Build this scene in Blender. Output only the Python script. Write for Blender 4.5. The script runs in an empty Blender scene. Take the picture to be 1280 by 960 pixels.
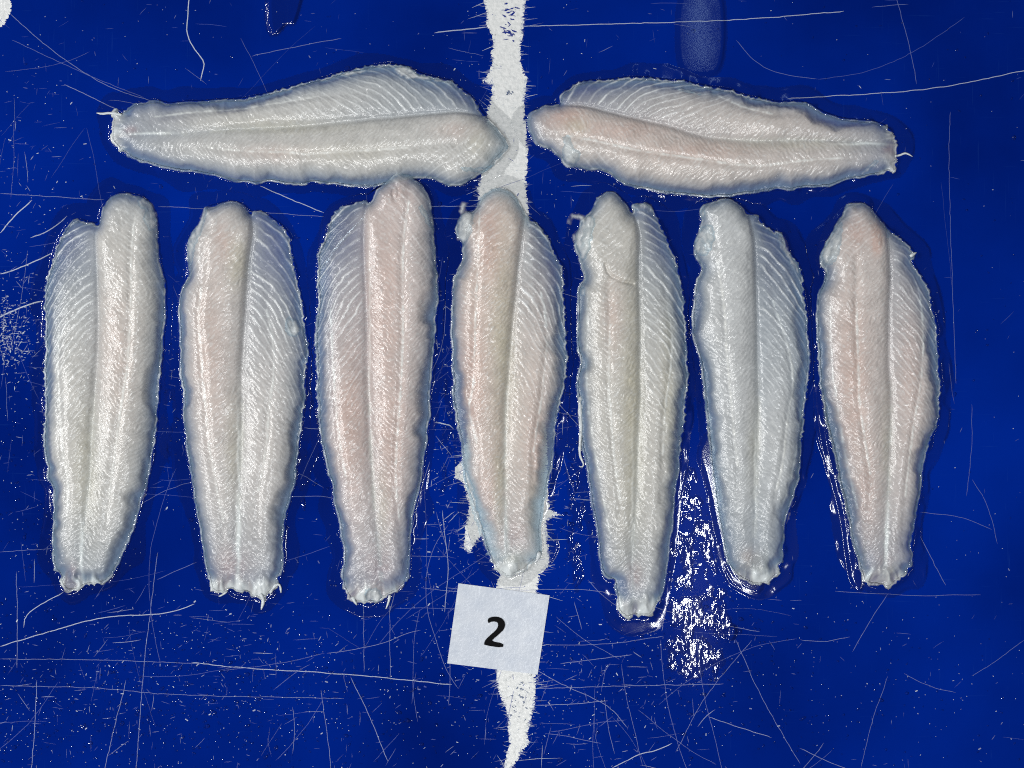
import bpy, math, random
import numpy as np

PX = 0.0005                     # one photo pixel on the table = half a millimetre
CAMH = 1.0
S = bpy.context.scene
COL = S.collection

# ---------------------------------------------------------------- camera
cam_d = bpy.data.cameras.new('camera')
cam_d.sensor_width = 36.0
cam_d.lens = 36.0 * CAMH / (1280 * PX)
cam_d.clip_start = 0.01
cam_d.clip_end = 50
cam = bpy.data.objects.new('camera', cam_d)
cam.location = (0, 0, CAMH)
COL.objects.link(cam)
S.camera = cam

# ---------------------------------------------------------------- world: dim indoor surroundings
w = bpy.data.worlds.new('World')
S.world = w
w.use_nodes = True
bg = w.node_tree.nodes['Background']
bg.inputs[0].default_value = (0.92, 0.97, 1.0, 1)
bg.inputs[1].default_value = 0.10

# ---------------------------------------------------------------- lamps: ceiling tubes over the table
def tube(name, loc, sx, sy, radiance, color=(1, 1, 1), rot=(0, 0, 0)):
    d = bpy.data.lights.new(name, 'AREA')
    d.shape = 'RECTANGLE'
    d.size = sx
    d.size_y = sy
    d.color = color
    d.energy = radiance * sx * sy * math.pi
    o = bpy.data.objects.new(name, d)
    o.location = loc
    o.rotation_euler = rot
    COL.objects.link(o)
    return o

LH = 3.0                         # lamp height above the table (two metres over the camera)
tube('tube_lamp', (0.462, -0.46, LH), 0.08, 0.52, 90, (0.95, 0.98, 1))
tube('tube_lamp', (0.470, 1.12, LH), 0.050, 0.66, 7, (0.45, 0.68, 1))
tube('tube_lamp', (-2.1, 0.0, 2.5), 0.05, 2.4, 140, (1, 1, 0.99))
tube('tube_lamp', (-0.5, -1.45, LH), 2.2, 0.05, 118, (1, 1, 0.99))
tube('tube_lamp', (2.1, -0.2, LH), 0.05, 2.4, 18, (1, 1, 1))
tube('tube_lamp', (-3.1, 0.0, 2.3), 0.06, 2.4, 120, (1, 0.99, 0.97))
tube('tube_lamp', (0.0, 2.4, LH), 2.6, 0.05, 14, (1, 1, 1))

S.cycles.use_denoising = False
S.cycles.use_adaptive_sampling = False
S.cycles.use_light_tree = False
S.cycles.max_bounces = 6
S.cycles.transparent_max_bounces = 16
S.cycles.caustics_reflective = False
S.cycles.caustics_refractive = False
S.cycles.filter_width = 1.1
vs = S.view_settings
vs.view_transform = 'Standard'
vs.look = 'None'
vs.exposure = -0.06
vs.gamma = 1.0
vs.use_curve_mapping = False

# ================================================================ helpers
rnd = random.Random(7)
rng = np.random.default_rng(11)

def wx(x): return (np.asarray(x, float) - 640.0) * PX
def wy(y): return (480.0 - np.asarray(y, float)) * PX

def hash2(ix, iy, seed):
    n = (ix.astype(np.int64) * 374761393 + iy.astype(np.int64) * 668265263 + seed * 1442695041) & 0x7fffffff
    n = ((n ^ (n >> 13)) * 1274126177) & 0x7fffffff
    n = (n ^ (n >> 16)) & 0xffffff
    return n / float(0xffffff)

def vnoise(x, y, seed=0):
    x = np.asarray(x, float); y = np.asarray(y, float)
    ix = np.floor(x); iy = np.floor(y)
    fx = x - ix; fy = y - iy
    fx = fx * fx * (3 - 2 * fx); fy = fy * fy * (3 - 2 * fy)
    a = hash2(ix, iy, seed); b = hash2(ix + 1, iy, seed)
    c = hash2(ix, iy + 1, seed); d = hash2(ix + 1, iy + 1, seed)
    return (a * (1 - fx) + b * fx) * (1 - fy) + (c * (1 - fx) + d * fx) * fy

def fbm(x, y, seed=0, oct=3):
    t = 0.0; a = 0.5; f = 1.0
    for k in range(oct):
        t = t + a * vnoise(x * f, y * f, seed + 17 * k)
        a *= 0.5; f *= 2.03
    return t / (1 - 0.5 ** oct)

def sstep(a, b, x):
    t = np.clip((x - a) / (b - a), 0, 1)
    return t * t * (3 - 2 * t)

def chaikin(p, closed=True, n=1):
    p = np.asarray(p, float)
    for _ in range(n):
        q = np.roll(p, -1, 0) if closed else p[1:]
        b = p if closed else p[:-1]
        r = np.empty((len(b) * 2, 2))
        r[0::2] = b * 0.75 + q * 0.25
        r[1::2] = b * 0.25 + q * 0.75
        if not closed:
            r = np.vstack([p[:1], r, p[-1:]])
        p = r
    return p

def resample(p, step, closed=True):
    p = np.asarray(p, float)
    if closed:
        p = np.vstack([p, p[:1]])
    d = np.hypot(*(p[1:] - p[:-1]).T)
    L = np.concatenate([[0], np.cumsum(d)])
    n = max(3, int(L[-1] / step))
    t = np.linspace(0, L[-1], n, endpoint=not closed)
    return np.stack([np.interp(t, L, p[:, 0]), np.interp(t, L, p[:, 1])], 1), t

def seg_dist(P, line, closed=False):
    """distance, nearest point, signed side and arc length of points P to a polyline"""
    A = line
    B = np.roll(line, -1, 0) if closed else line[1:]
    if not closed:
        A = line[:-1]
    n = len(P)
    best = np.full(n, 1e9); near = np.zeros((n, 2)); side = np.zeros(n); arc = np.zeros(n)
    acc = 0.0
    for a, b in zip(A, B):
        ab = b - a
        l2 = ab @ ab + 1e-12
        t = np.clip(((P - a) @ ab) / l2, 0, 1)
        q = a + t[:, None] * ab
        d = np.hypot(P[:, 0] - q[:, 0], P[:, 1] - q[:, 1])
        m = d < best
        best[m] = d[m]; near[m] = q[m]
        cr = ab[0] * (P[:, 1] - a[1]) - ab[1] * (P[:, 0] - a[0])
        side[m] = np.sign(cr[m])
        arc[m] = acc + t[m] * math.sqrt(l2)
        acc += math.sqrt(l2)
    return best, near, side, arc

def inside(P, poly):
    x, y = P[:, 0], P[:, 1]
    r = np.zeros(len(P), bool)
    j = len(poly) - 1
    for i in range(len(poly)):
        xi, yi = poly[i]; xj, yj = poly[j]
        if yi != yj:
            c = ((yi > y) != (yj > y)) & (x < (xj - xi) * (y - yi) / (yj - yi) + xi)
            r ^= c
        j = i
    return r

def link(name, verts, faces, mat, parent=None, smooth=True, attrs=None, cols=None, normals=None):
    me = bpy.data.meshes.new(name)
    verts = np.asarray(verts, np.float32)
    if isinstance(faces, np.ndarray):
        nf, k = faces.shape
        me.vertices.add(len(verts)); me.vertices.foreach_set('co', verts.ravel())
        me.loops.add(nf * k); me.loops.foreach_set('vertex_index', faces.ravel().astype(np.int32))
        me.polygons.add(nf)
        me.polygons.foreach_set('loop_start', np.arange(0, nf * k, k, dtype=np.int32))
        me.update(calc_edges=True); me.validate()
    else:
        me.from_pydata([tuple(map(float, v)) for v in verts], [], faces)
    me.polygons.foreach_set('use_smooth', np.full(len(me.polygons), smooth))
    if attrs:
        for k, v in attrs.items():
            a = me.attributes.new(k, 'FLOAT', 'POINT')
            a.data.foreach_set('value', np.asarray(v, np.float32))
    if cols is not None:
        a = me.attributes.new('tone', 'FLOAT_COLOR', 'POINT')
        c = np.ones((len(verts), 4), np.float32); c[:, :3] = cols
        a.data.foreach_set('color', c.ravel())
    me.materials.append(mat)
    if normals is not None:
        me.normals_split_custom_set_from_vertices([tuple(map(float, v)) for v in normals])
    o = bpy.data.objects.new(name, me)
    COL.objects.link(o)
    if parent is not None:
        o.parent = parent
    return o

class MB:
    def __init__(s): s.v = []; s.f = []; s.c = []
    def add(s, v, f, c=(1, 1, 1)):
        b = len(s.v)
        s.v += [tuple(map(float, p)) for p in v]
        s.f += [tuple(i + b for i in q) for q in f]
        s.c += [c] * len(v)
    def build(s, name, mat, parent=None, smooth=True):
        return link(name, s.v, s.f, mat, parent, smooth, None, np.array(s.c))

def tube_mesh(mb, pts, radii, flat=0.6, n=8, c=(1, 1, 1)):
    """tapered closed tube along pts (world xyz)"""
    pts = np.asarray(pts, float); m = len(pts)
    V = []; F = []
    for i in range(m):
        t = pts[min(i + 1, m - 1)] - pts[max(i - 1, 0)]
        t = t / (np.linalg.norm(t) + 1e-12)
        sd = np.array([-t[1], t[0], 0.0]); sd /= np.linalg.norm(sd) + 1e-12
        up = np.cross(t, sd)
        if up[2] < 0: up = -up
        for k in range(n):
            a = 2 * math.pi * k / n
            V.append(pts[i] + radii[i] * (math.cos(a) * sd + flat * math.sin(a) * up))
    for i in range(m - 1):
        for k in range(n):
            k2 = (k + 1) % n
            F.append((i * n + k, i * n + k2, (i + 1) * n + k2, (i + 1) * n + k))
    F.append(tuple(reversed(range(n)))); F.append(tuple((m - 1) * n + k for k in range(n)))
    mb.add(V, F, c)

# ================================================================ materials
def new_mat(name):
    m = bpy.data.materials.new(name); m.use_nodes = True
    nt = m.node_tree
    for n in list(nt.nodes): nt.nodes.remove(n)
    out = nt.nodes.new('ShaderNodeOutputMaterial')
    return m, nt, out

def N(nt, t, **kw):
    n = nt.nodes.new(t)
    for k, v in kw.items():
        if k.startswith('i_'):
            n.inputs[int(k[2:])].default_value = v
        else:
            setattr(n, k, v)
    return n

def L(nt, a, ao, b, bi): nt.links.new(a.outputs[ao], b.inputs[bi])

def ramp(nt, stops):
    r = nt.nodes.new('ShaderNodeValToRGB')
    e = r.color_ramp.elements
    while len(e) < len(stops): e.new(0.5)
    for el, (p, c) in zip(e, stops):
        el.position = p
        el.color = (c, c, c, 1) if isinstance(c, (int, float)) else (*c, 1)
    return r

def mat_table():
    m, nt, out = new_mat('blue_plastic')
    tc = N(nt, 'ShaderNodeTexCoord')
    b = N(nt, 'ShaderNodeBsdfPrincipled')
    n1 = N(nt, 'ShaderNodeTexNoise'); n1.inputs['Scale'].default_value = 5; n1.inputs['Detail'].default_value = 6
    L(nt, tc, 'Object', n1, 'Vector')
    r1 = ramp(nt, [(0.30, (0.0002, 0.0085, 0.130)), (0.70, (0.0003, 0.0220, 0.30))])
    L(nt, n1, 0, r1, 0)
    # pale scuffing: fine stretched streaks in two directions
    prev = r1
    for k, (sx, sy, rot, lo, hi, amt) in enumerate([(30, 900, 0.05, 0.66, 0.80, 0.25), (800, 24, 0.03, 0.66, 0.82, 0.22), (700, 40, 0.7, 0.68, 0.84, 0.2), (1400, 1400, 0, 0.70, 0.80, 0.35)]):
        mp = N(nt, 'ShaderNodeMapping'); mp.inputs['Rotation'].default_value = (0, 0, rot); mp.inputs['Scale'].default_value = (sx, sy, 1); mp.inputs['Location'].default_value = (k * 3.7, k * 1.3, 0)
        L(nt, tc, 'Object', mp, 'Vector')
        nz = N(nt, 'ShaderNodeTexNoise'); nz.inputs['Scale'].default_value = 1; nz.inputs['Detail'].default_value = 3
        L(nt, mp, 0, nz, 'Vector')
        rr = ramp(nt, [(lo, 0), (hi, amt)])
        L(nt, nz, 0, rr, 0)
        wear = N(nt, 'ShaderNodeTexNoise'); wear.inputs['Scale'].default_value = 7 + k; wear.inputs['Detail'].default_value = 3
        L(nt, tc, 'Object', wear, 'Vector')
        wr = ramp(nt, [(0.40, 0.05), (0.65, 1.0)])
        L(nt, wear, 0, wr, 0)
        mu = N(nt, 'ShaderNodeMath', operation='MULTIPLY')
        L(nt, rr, 0, mu, 0); L(nt, wr, 0, mu, 1)
        mx = N(nt, 'ShaderNodeMixRGB'); mx.inputs[2].default_value = (0.04, 0.12, 0.42, 1)
        L(nt, mu, 0, mx, 0); L(nt, prev, 0, mx, 1)
        prev = mx
    L(nt, prev, 0, b, 'Base Color')
    n2 = N(nt, 'ShaderNodeTexNoise'); n2.inputs['Scale'].default_value = 6; n2.inputs['Detail'].default_value = 4
    L(nt, tc, 'Object', n2, 'Vector')
    r2 = ramp(nt, [(0.35, 0.05), (0.65, 0.13)])
    L(nt, n2, 0, r2, 0); L(nt, r2, 0, b, 'Roughness')
    b.inputs['IOR'].default_value = 1.36
    b.inputs['Specular IOR Level'].default_value = 0.004
    n3 = N(nt, 'ShaderNodeTexNoise'); n3.inputs['Scale'].default_value = 260; n3.inputs['Detail'].default_value = 4
    L(nt, tc, 'Object', n3, 'Vector')
    bp = N(nt, 'ShaderNodeBump'); bp.inputs['Strength'].default_value = 0.2; bp.inputs['Distance'].default_value = 0.00003
    L(nt, n3, 0, bp, 'Height'); L(nt, bp, 0, b, 'Normal')
    L(nt, b, 0, out, 0)
    return m

def mat_worn():
    m, nt, out = new_mat('worn_white_plastic')
    tc = N(nt, 'ShaderNodeTexCoord')
    b = N(nt, 'ShaderNodeBsdfPrincipled')
    n1 = N(nt, 'ShaderNodeTexNoise'); n1.inputs['Scale'].default_value = 420; n1.inputs['Detail'].default_value = 5
    L(nt, tc, 'Object', n1, 'Vector')
    r1 = ramp(nt, [(0.25, (0.66, 0.68, 0.68)), (0.55, (0.82, 0.83, 0.82)), (0.8, (0.88, 0.88, 0.87))])
    L(nt, n1, 0, r1, 0)
    n4 = N(nt, 'ShaderNodeTexNoise'); n4.inputs['Scale'].default_value = 60; n4.inputs['Detail'].default_value = 6; n4.inputs['Roughness'].default_value = 0.7
    L(nt, tc, 'Object', n4, 'Vector')
    r4 = ramp(nt, [(0.24, 1.0), (0.31, 0.0)])
    L(nt, n4, 0, r4, 0)
    mx = N(nt, 'ShaderNodeMixRGB'); mx.inputs[2].default_value = (0.05, 0.09, 0.2, 1)
    L(nt, r4, 0, mx, 0); L(nt, r1, 0, mx, 1)
    L(nt, mx, 0, b, 'Base Color')
    b.inputs['Roughness'].default_value = 0.28
    n3 = N(nt, 'ShaderNodeTexNoise'); n3.inputs['Scale'].default_value = 520; n3.inputs['Detail'].default_value = 3
    L(nt, tc, 'Object', n3, 'Vector')
    bp = N(nt, 'ShaderNodeBump'); bp.inputs['Strength'].default_value = 0.8; bp.inputs['Distance'].default_value = 0.0006
    L(nt, n3, 0, bp, 'Height'); L(nt, bp, 0, b, 'Normal')
    L(nt, b, 0, out, 0)
    return m

def mat_scratch_glint():
    m, nt, out = new_mat('scratch_and_glint_tone')
    b = N(nt, 'ShaderNodeBsdfPrincipled')
    a = N(nt, 'ShaderNodeAttribute', attribute_name='tone')
    L(nt, a, 'Color', b, 'Base Color')
    b.inputs['Roughness'].default_value = 0.35
    L(nt, b, 0, out, 0)
    return m

def mat_flesh(name='fish_flesh', grain=1.0, rough=0.20):
    m, nt, out = new_mat(name)
    tc = N(nt, 'ShaderNodeTexCoord')
    b = N(nt, 'ShaderNodeBsdfPrincipled')
    a = N(nt, 'ShaderNodeAttribute', attribute_name='tone')
    n1 = N(nt, 'ShaderNodeTexNoise'); n1.inputs['Scale'].default_value = 130; n1.inputs['Detail'].default_value = 6; n1.inputs['Roughness'].default_value = 0.65
    L(nt, tc, 'Object', n1, 'Vector')
    r1 = ramp(nt, [(0.3, 0.88), (0.7, 1.08)])
    L(nt, n1, 0, r1, 0)
    mu = N(nt, 'ShaderNodeMixRGB', blend_type='MULTIPLY'); mu.inputs[0].default_value = 1
    L(nt, a, 'Color', mu, 1); L(nt, r1, 0, mu, 2)
    L(nt, mu, 0, b, 'Base Color')
    b.inputs['Roughness'].default_value = rough
    b.inputs['IOR'].default_value = 1.45
    b.inputs['Specular IOR Level'].default_value = 0.75
    b.subsurface_method = 'BURLEY'
    b.inputs['Subsurface Weight'].default_value = 0.0
    b.inputs['Subsurface Radius'].default_value = (1.0, 0.85, 0.7)
    b.inputs['Subsurface Scale'].default_value = 0.0016
    # wet muscle grain
    n2 = N(nt, 'ShaderNodeTexNoise'); n2.inputs['Scale'].default_value = 380; n2.inputs['Detail'].default_value = 1.5; n2.inputs['Distortion'].default_value = 1.2
    L(nt, tc, 'Object', n2, 'Vector')
    bp = N(nt, 'ShaderNodeBump'); bp.inputs['Strength'].default_value = 0.17 * grain; bp.inputs['Distance'].default_value = 0.0005
    L(nt, n2, 0, bp, 'Height')
    n3 = N(nt, 'ShaderNodeTexNoise'); n3.inputs['Scale'].default_value = 210; n3.inputs['Detail'].default_value = 2; n3.inputs['Distortion'].default_value = 2.0
    L(nt, tc, 'Object', n3, 'Vector')
    b2 = N(nt, 'ShaderNodeBump'); b2.inputs['Strength'].default_value = 0.18 * grain; b2.inputs['Distance'].default_value = 0.0010
    L(nt, n3, 0, b2, 'Height'); L(nt, bp, 0, b2, 'Normal')
    L(nt, b2, 0, b, 'Normal')
    tr = N(nt, 'ShaderNodeBsdfTransparent'); tr.inputs[0].default_value = (0.86, 0.93, 0.97, 1)
    s = N(nt, 'ShaderNodeAttribute', attribute_name='solid')
    mx = N(nt, 'ShaderNodeMixShader')
    L(nt, s, 'Fac', mx, 0); L(nt, tr, 0, mx, 1); L(nt, b, 0, mx, 2)
    L(nt, mx, 0, out, 0)
    return m

def mat_tissue():
    m, nt, out = new_mat('white_connective_tissue')
    tc = N(nt, 'ShaderNodeTexCoord')
    b = N(nt, 'ShaderNodeBsdfPrincipled')
    a = N(nt, 'ShaderNodeAttribute', attribute_name='tone')
    L(nt, a, 'Color', b, 'Base Color')
    b.inputs['Roughness'].default_value = 0.22
    n2 = N(nt, 'ShaderNodeTexNoise'); n2.inputs['Scale'].default_value = 500; n2.inputs['Detail'].default_value = 3
    L(nt, tc, 'Object', n2, 'Vector')
    bp = N(nt, 'ShaderNodeBump'); bp.inputs['Strength'].default_value = 0.4; bp.inputs['Distance'].default_value = 0.0005
    L(nt, n2, 0, bp, 'Height'); L(nt, bp, 0, b, 'Normal')
    L(nt, b, 0, out, 0)
    return m

def mat_water(name='water', rough=0.07):
    m, nt, out = new_mat(name)
    g = N(nt, 'ShaderNodeBsdfGlossy'); g.inputs['Roughness'].default_value = rough
    t = N(nt, 'ShaderNodeBsdfTransparent'); t.inputs[0].default_value = (0.98, 0.985, 0.99, 1)
    f = N(nt, 'ShaderNodeFresnel'); f.inputs[0].default_value = 1.34
    mx = N(nt, 'ShaderNodeMixShader')
    L(nt, f, 0, mx, 0); L(nt, t, 0, mx, 1); L(nt, g, 0, mx, 2)
    L(nt, mx, 0, out, 0)
    return m

def mat_paper():
    m, nt, out = new_mat('damp_white_paper')
    tc = N(nt, 'ShaderNodeTexCoord')
    b = N(nt, 'ShaderNodeBsdfPrincipled')
    n1 = N(nt, 'ShaderNodeTexNoise'); n1.inputs['Scale'].default_value = 90; n1.inputs['Detail'].default_value = 4
    L(nt, tc, 'Object', n1, 'Vector')
    r1 = ramp(nt, [(0.3, (0.57, 0.62, 0.71)), (0.7, (0.68, 0.72, 0.79))])
    L(nt, n1, 0, r1, 0); L(nt, r1, 0, b, 'Base Color')
    b.inputs['Roughness'].default_value = 0.25
    n3 = N(nt, 'ShaderNodeTexNoise'); n3.inputs['Scale'].default_value = 430; n3.inputs['Detail'].default_value = 3
    L(nt, tc, 'Object', n3, 'Vector')
    bp = N(nt, 'ShaderNodeBump'); bp.inputs['Strength'].default_value = 0.6; bp.inputs['Distance'].default_value = 0.0004
    L(nt, n3, 0, bp, 'Height'); L(nt, bp, 0, b, 'Normal')
    L(nt, b, 0, out, 0)
    return m

def mat_ink():
    m, nt, out = new_mat('black_ink')
    b = N(nt, 'ShaderNodeBsdfPrincipled')
    b.inputs['Base Color'].default_value = (0.003, 0.003, 0.004, 1)
    b.inputs['Roughness'].default_value = 0.7
    b.inputs['Specular IOR Level'].default_value = 0.1
    L(nt, b, 0, out, 0)
    return m

M_TABLE = mat_table(); M_WORN = mat_worn(); M_SCR = mat_scratch_glint(); M_FLESH = mat_flesh()
M_TISSUE = mat_tissue(); M_WATER = mat_water(); M_SHEEN = mat_water('thin_water', 0.045); M_PAPER = mat_paper(); M_INK = mat_ink()

# ================================================================ the table
TW, TD, TT = 0.62, 0.48, 0.02     # half sizes and thickness of the board
table = link('table_top', [(-TW, -TD, 0), (TW, -TD, 0), (TW, TD, 0), (-TW, TD, 0), (-TW, -TD, -TT), (TW, -TD, -TT), (TW, TD, -TT), (-TW, TD, -TT)],
             [(0, 1, 2, 3), (7, 6, 5, 4), (0, 4, 5, 1), (1, 5, 6, 2), (2, 6, 7, 3), (3, 7, 4, 0)], M_TABLE, smooth=False)
table['kind'] = 'structure'

def T(ox, oy, s):
    return lambda *p: [(ox + a / s, oy + b / s) for a, b in p]

Z4 = T(560, 0, 3.694); Z3 = T(540, 700, 3.694)
left = Z4((168, -30), (168, 0), (172, 40), (180, 80), (178, 120), (205, 170), (212, 200), (200, 250), (205, 300), (185, 345), (158, 382), (205, 390), (205, 440), (185, 500), (180, 550), (170, 700), (150, 830), (135, 870), (140, 920), (150, 960)) + \
    [(598, 300), (592, 420), (584, 540), (579, 575), (569, 584), (568, 597), (580, 603), (586, 635), (582, 655), (580, 688), (588, 691), (593, 680), (604, 668), (616, 700)] + \
    Z3((320, 70), (298, 110), (298, 300), (300, 510), (295, 560), (310, 620), (340, 680), (355, 730), (350, 780), (360, 830), (345, 900), (330, 960), (326, 1010))
right = Z3((362, 1010), (365, 960), (400, 920), (410, 890), (445, 850), (440, 800), (455, 740), (470, 680), (478, 600), (480, 520), (480, 160), (490, 120), (500, 60), (540, 20)) + \
    [(686, 690), (682, 655), (687, 648), (699, 643), (687, 637), (685, 615), (684, 560), (672, 400), (663, 300)] + \
    Z4((370, 960), (360, 850), (370, 700), (355, 560), (350, 480), (360, 390), (365, 360), (335, 290), (335, 220), (345, 140), (350, 80), (355, 0), (355, -30))

def ragged(poly, amp, seed):
    amp = amp * 0.7
    p, t = resample(poly, 1.0, True)
    n = np.roll(p, -1, 0) - np.roll(p, 1, 0)
    n = np.stack([n[:, 1], -n[:, 0]], 1) / (np.hypot(*n.T)[:, None] + 1e-9)
    r = np.random.default_rng(seed)
    sp = (r.random(len(p)) ** 4) * amp * 2.2 - amp * 0.3 + (fbm(t / 6, t * 0, seed) - 0.5) * amp * 1.6
    sg = np.sign(np.sum((p[:, 1] - np.roll(p[:, 1], 1)) * (p[:, 0] + np.roll(p[:, 0], 1))))
    return p + n * sp[:, None] * sg * -1.0

def flat_poly(name, poly, z, mat, parent):
    from mathutils.geometry import tessellate_polygon
    from mathutils import Vector
    v = [(wx(a), wy(b), z) for a, b in poly]
    f = tessellate_polygon([[Vector((a, b, 0)) for a, b, c in v]])
    return link(name, v, [tuple(t) for t in f], mat, parent, smooth=False)

ws = flat_poly('worn_stripe', ragged(left + right, 2.6, 3), 0.00003, M_WORN, table)
wp = flat_poly('worn_patch', ragged([(-30, -30), (4, -30), (13, 0), (15, 12), (11, 20), (7, 29), (2, 33), (-30, 36)], 1.8, 5), 0.00003, M_WORN, table)

# ---- scratches and flecks (burrs and painted glints): narrow ribbons
rib_v = []; rib_f = []; rib_c = []
zc = [0.00005]
def ribbon(pts, width, tone, z=None):
    pts = np.asarray(pts, float)
    m = len(pts)
    if z is None:
        zc[0] += 2.2e-8
        z = zc[0]
    t = np.gradient(pts, axis=0)
    n = np.stack([-t[:, 1], t[:, 0]], 1) / (np.hypot(*t.T)[:, None] + 1e-9)
    wv = np.asarray(width) * (np.ones(m) if m < 3 else np.concatenate([[0.25], np.ones(m - 2), [0.2]]))
    b = len(rib_v)
    for i in range(m):
        for sgn in (1, -1):
            q = pts[i] + n[i] * wv[i] * 0.5 * sgn
            rib_v.append(((q[0] - 640) * PX, (480 - q[1]) * PX, z)); rib_c.append(tone)
    for i in range(m - 1):
        rib_f.append((b + 2 * i + 1, b + 2 * i + 3, b + 2 * i + 2, b + 2 * i))

def tone_of(k):
    a = np.array((0.006, 0.035, 0.30)); c = np.array((0.62, 0.68, 0.74))
    return tuple(a + (c - a) * k)

def smooth_line(p, step=4, wob=0.4, seed=0):
    q = chaikin(p, False, 2)
    q, t = resample(q, step, False)
    q = q + (np.stack([vnoise(t / 7, t * 0, seed), vnoise(t / 7, t * 0 + 9, seed)], 1) - 0.5) * 2 * wob
    return q

named = [
    ([(12, 16), (60, 60), (130, 108), (195, 128)], 0.9, 0.6), ([(15, 50), (100, 90), (180, 122)], 0.7, 0.35),
    ([(80, 105), (115, 122), (152, 140)], 1.0, 0.7), ([(237, -5), (232, 45), (245, 64), (257, 78), (253, 88), (251, 101)], 1.4, 0.95),
    ([(543, 41), (610, 34)], 1.5, 0.75), ([(652, 33), (800, 29), (930, 25), (1055, 14)], 1.1, 0.75), ([(985, 123), (1060, 119), (1170, 112), (1290, 86)], 1.1, 0.7),
    ([(0, 242), (70, 246), (130, 250)], 0.9, 0.55), ([(198, 258), (280, 262), (405, 271)], 0.9, 0.5), ([(0, 291), (20, 268), (40, 250)], 1.6, 0.85),
    ([(0, 343), (30, 333), (66, 316)], 1.5, 0.85), ([(-4, 398), (30, 382), (54, 376)], 1.9, 0.95), ([(38, 297), (60, 290), (84, 270)], 1.4, 0.7),
    ([(315, 70), (370, 58), (427, 48)], 0.9, 0.5), ([(325, 232), (365, 250), (405, 266)], 1.2, 0.75), ([(301, 48), (318, 80), (335, 118)], 0.6, 0.35),
    ([(1120, -5), (1140, 70), (1146, 105)], 0.9, 0.35), ([(1188, 140), (1185, 200), (1195, 480)], 0.8, 0.32), ([(1090, 9), (1135, 5)], 0.8, 0.4),
    ([(920, 50), (945, 80), (980, 94), (1022, 99)], 0.8, 0.4), ([(1022, 99), (1080, 92), (1140, 68), (1205, 22)], 0.7, 0.2),
    ([(80, 740), (32, 766), (30, 785)], 1.1, 0.8), ([(0, 808), (60, 790), (130, 770), (210, 768), (243, 755)], 1.2, 0.8),
    ([(240, 828), (300, 835), (430, 842), (565, 856)], 1.1, 0.75), ([(197, 690), (186, 780), (180, 830), (170, 965)], 0.9, 0.55),
    ([(46, 850), (44, 900), (39, 965)], 1.0, 0.6), ([(20, 715), (22, 770), (21, 835)], 0.9, 0.55), ([(438, 846), (460, 890), (485, 952)], 1.0, 0.65),
    ([(130, 965), (145, 900), (158, 850)], 0.9, 0.6), ([(0, 824), (120, 824), (250, 830)], 0.8, 0.5), ([(0, 857), (140, 860), (200, 869), (430, 873)], 0.8, 0.45),
    ([(401, 862), (412, 940), (414, 965)], 0.8, 0.5), ([(454, 700), (455, 840)], 0.8, 0.4), ([(487, 755), (488, 850)], 0.8, 0.4), ([(0, 690), (100, 683), (200, 612), (270, 596)], 0.7, 0.4),
    ([(665, 834), (700, 855), (760, 880), (785, 910)], 0.9, 0.55), ([(668, 861), (790, 857), (905, 855)], 0.9, 0.45), ([(668, 882), (720, 880), (760, 876)], 1.0, 0.6),
    ([(885, 896), (920, 908), (965, 922)], 1.0, 0.65), ([(765, 960), (800, 942), (825, 937), (840, 929)], 1.2, 0.75), ([(872, 908), (882, 895), (894, 887)], 1.0, 0.7),
    ([(735, 725), (760, 752), (800, 772)], 0.8, 0.4), ([(640, 738), (720, 736), (760, 740), (850, 770), (950, 790)], 0.8, 0.45), ([(920, 800), (950, 870), (1000, 955)], 0.8, 0.4),
    ([(940, 800), (880, 870), (845, 940)], 0.7, 0.4), ([(680, 806), (760, 806), (830, 795)], 0.8, 0.4), ([(700, 830), (790, 818)], 0.9, 0.5),
    ([(1150, 670), (1165, 700), (1182, 732)], 0.8, 0.4), ([(1065, 815), (1085, 780), (1110, 742)], 0.8, 0.35), ([(1000, 800), (1030, 803), (1062, 796)], 0.8, 0.4), ([(1130, 842), (1160, 858), (1195, 866)], 0.7, 0.4),
    ([(1150, 640), (1200, 645), (1240, 662)], 0.7, 0.35), ([(1215, 600), (1235, 630), (1247, 680)], 0.7, 0.35), ([(1000, 935), (1030, 950), (1070, 965)], 0.9, 0.5), ([(995, 970), (1018, 945), (1030, 928)], 0.8, 0.45),
    ([(1215, 505), (1215, 560), (1208, 620)], 0.7, 0.3), ([(1110, 845), (1090, 900), (1076, 960)], 0.7, 0.35), ([(1280, 800), (1240, 830), (1215, 845)], 0.7, 0.35),
    ([(210, 470), (240, 475), (300, 480), (385, 485)], 0.6, 0.35), ([(380, 535), (410, 537)], 1.0, 0.7), ([(372, 590), (405, 610)], 0.7, 0.35), ([(375, 600), (400, 545)], 0.6, 0.35),
    ([(543, 528), (560, 530), (567, 536)], 1.5, 0.85), ([(545, 545), (565, 570)], 1.0, 0.6), ([(533, 258), (600, 258)], 1.0, 0.6), ([(535, 272), (600, 275)], 0.8, 0.4),
    ([(560, 60), (605, 70)], 0.6, 0.4), ([(500, 695), (560, 696)], 0.7, 0.5), ([(545, 640), (560, 690)], 0.7, 0.45),
]
for k, (p, wd, b) in enumerate(named):
    ribbon(smooth_line(p, 5, 0.5, k), wd * (0.65 if wd < 1.05 else 0.78), tone_of(b * (0.5 if wd < 1.05 else 0.85)))

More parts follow.
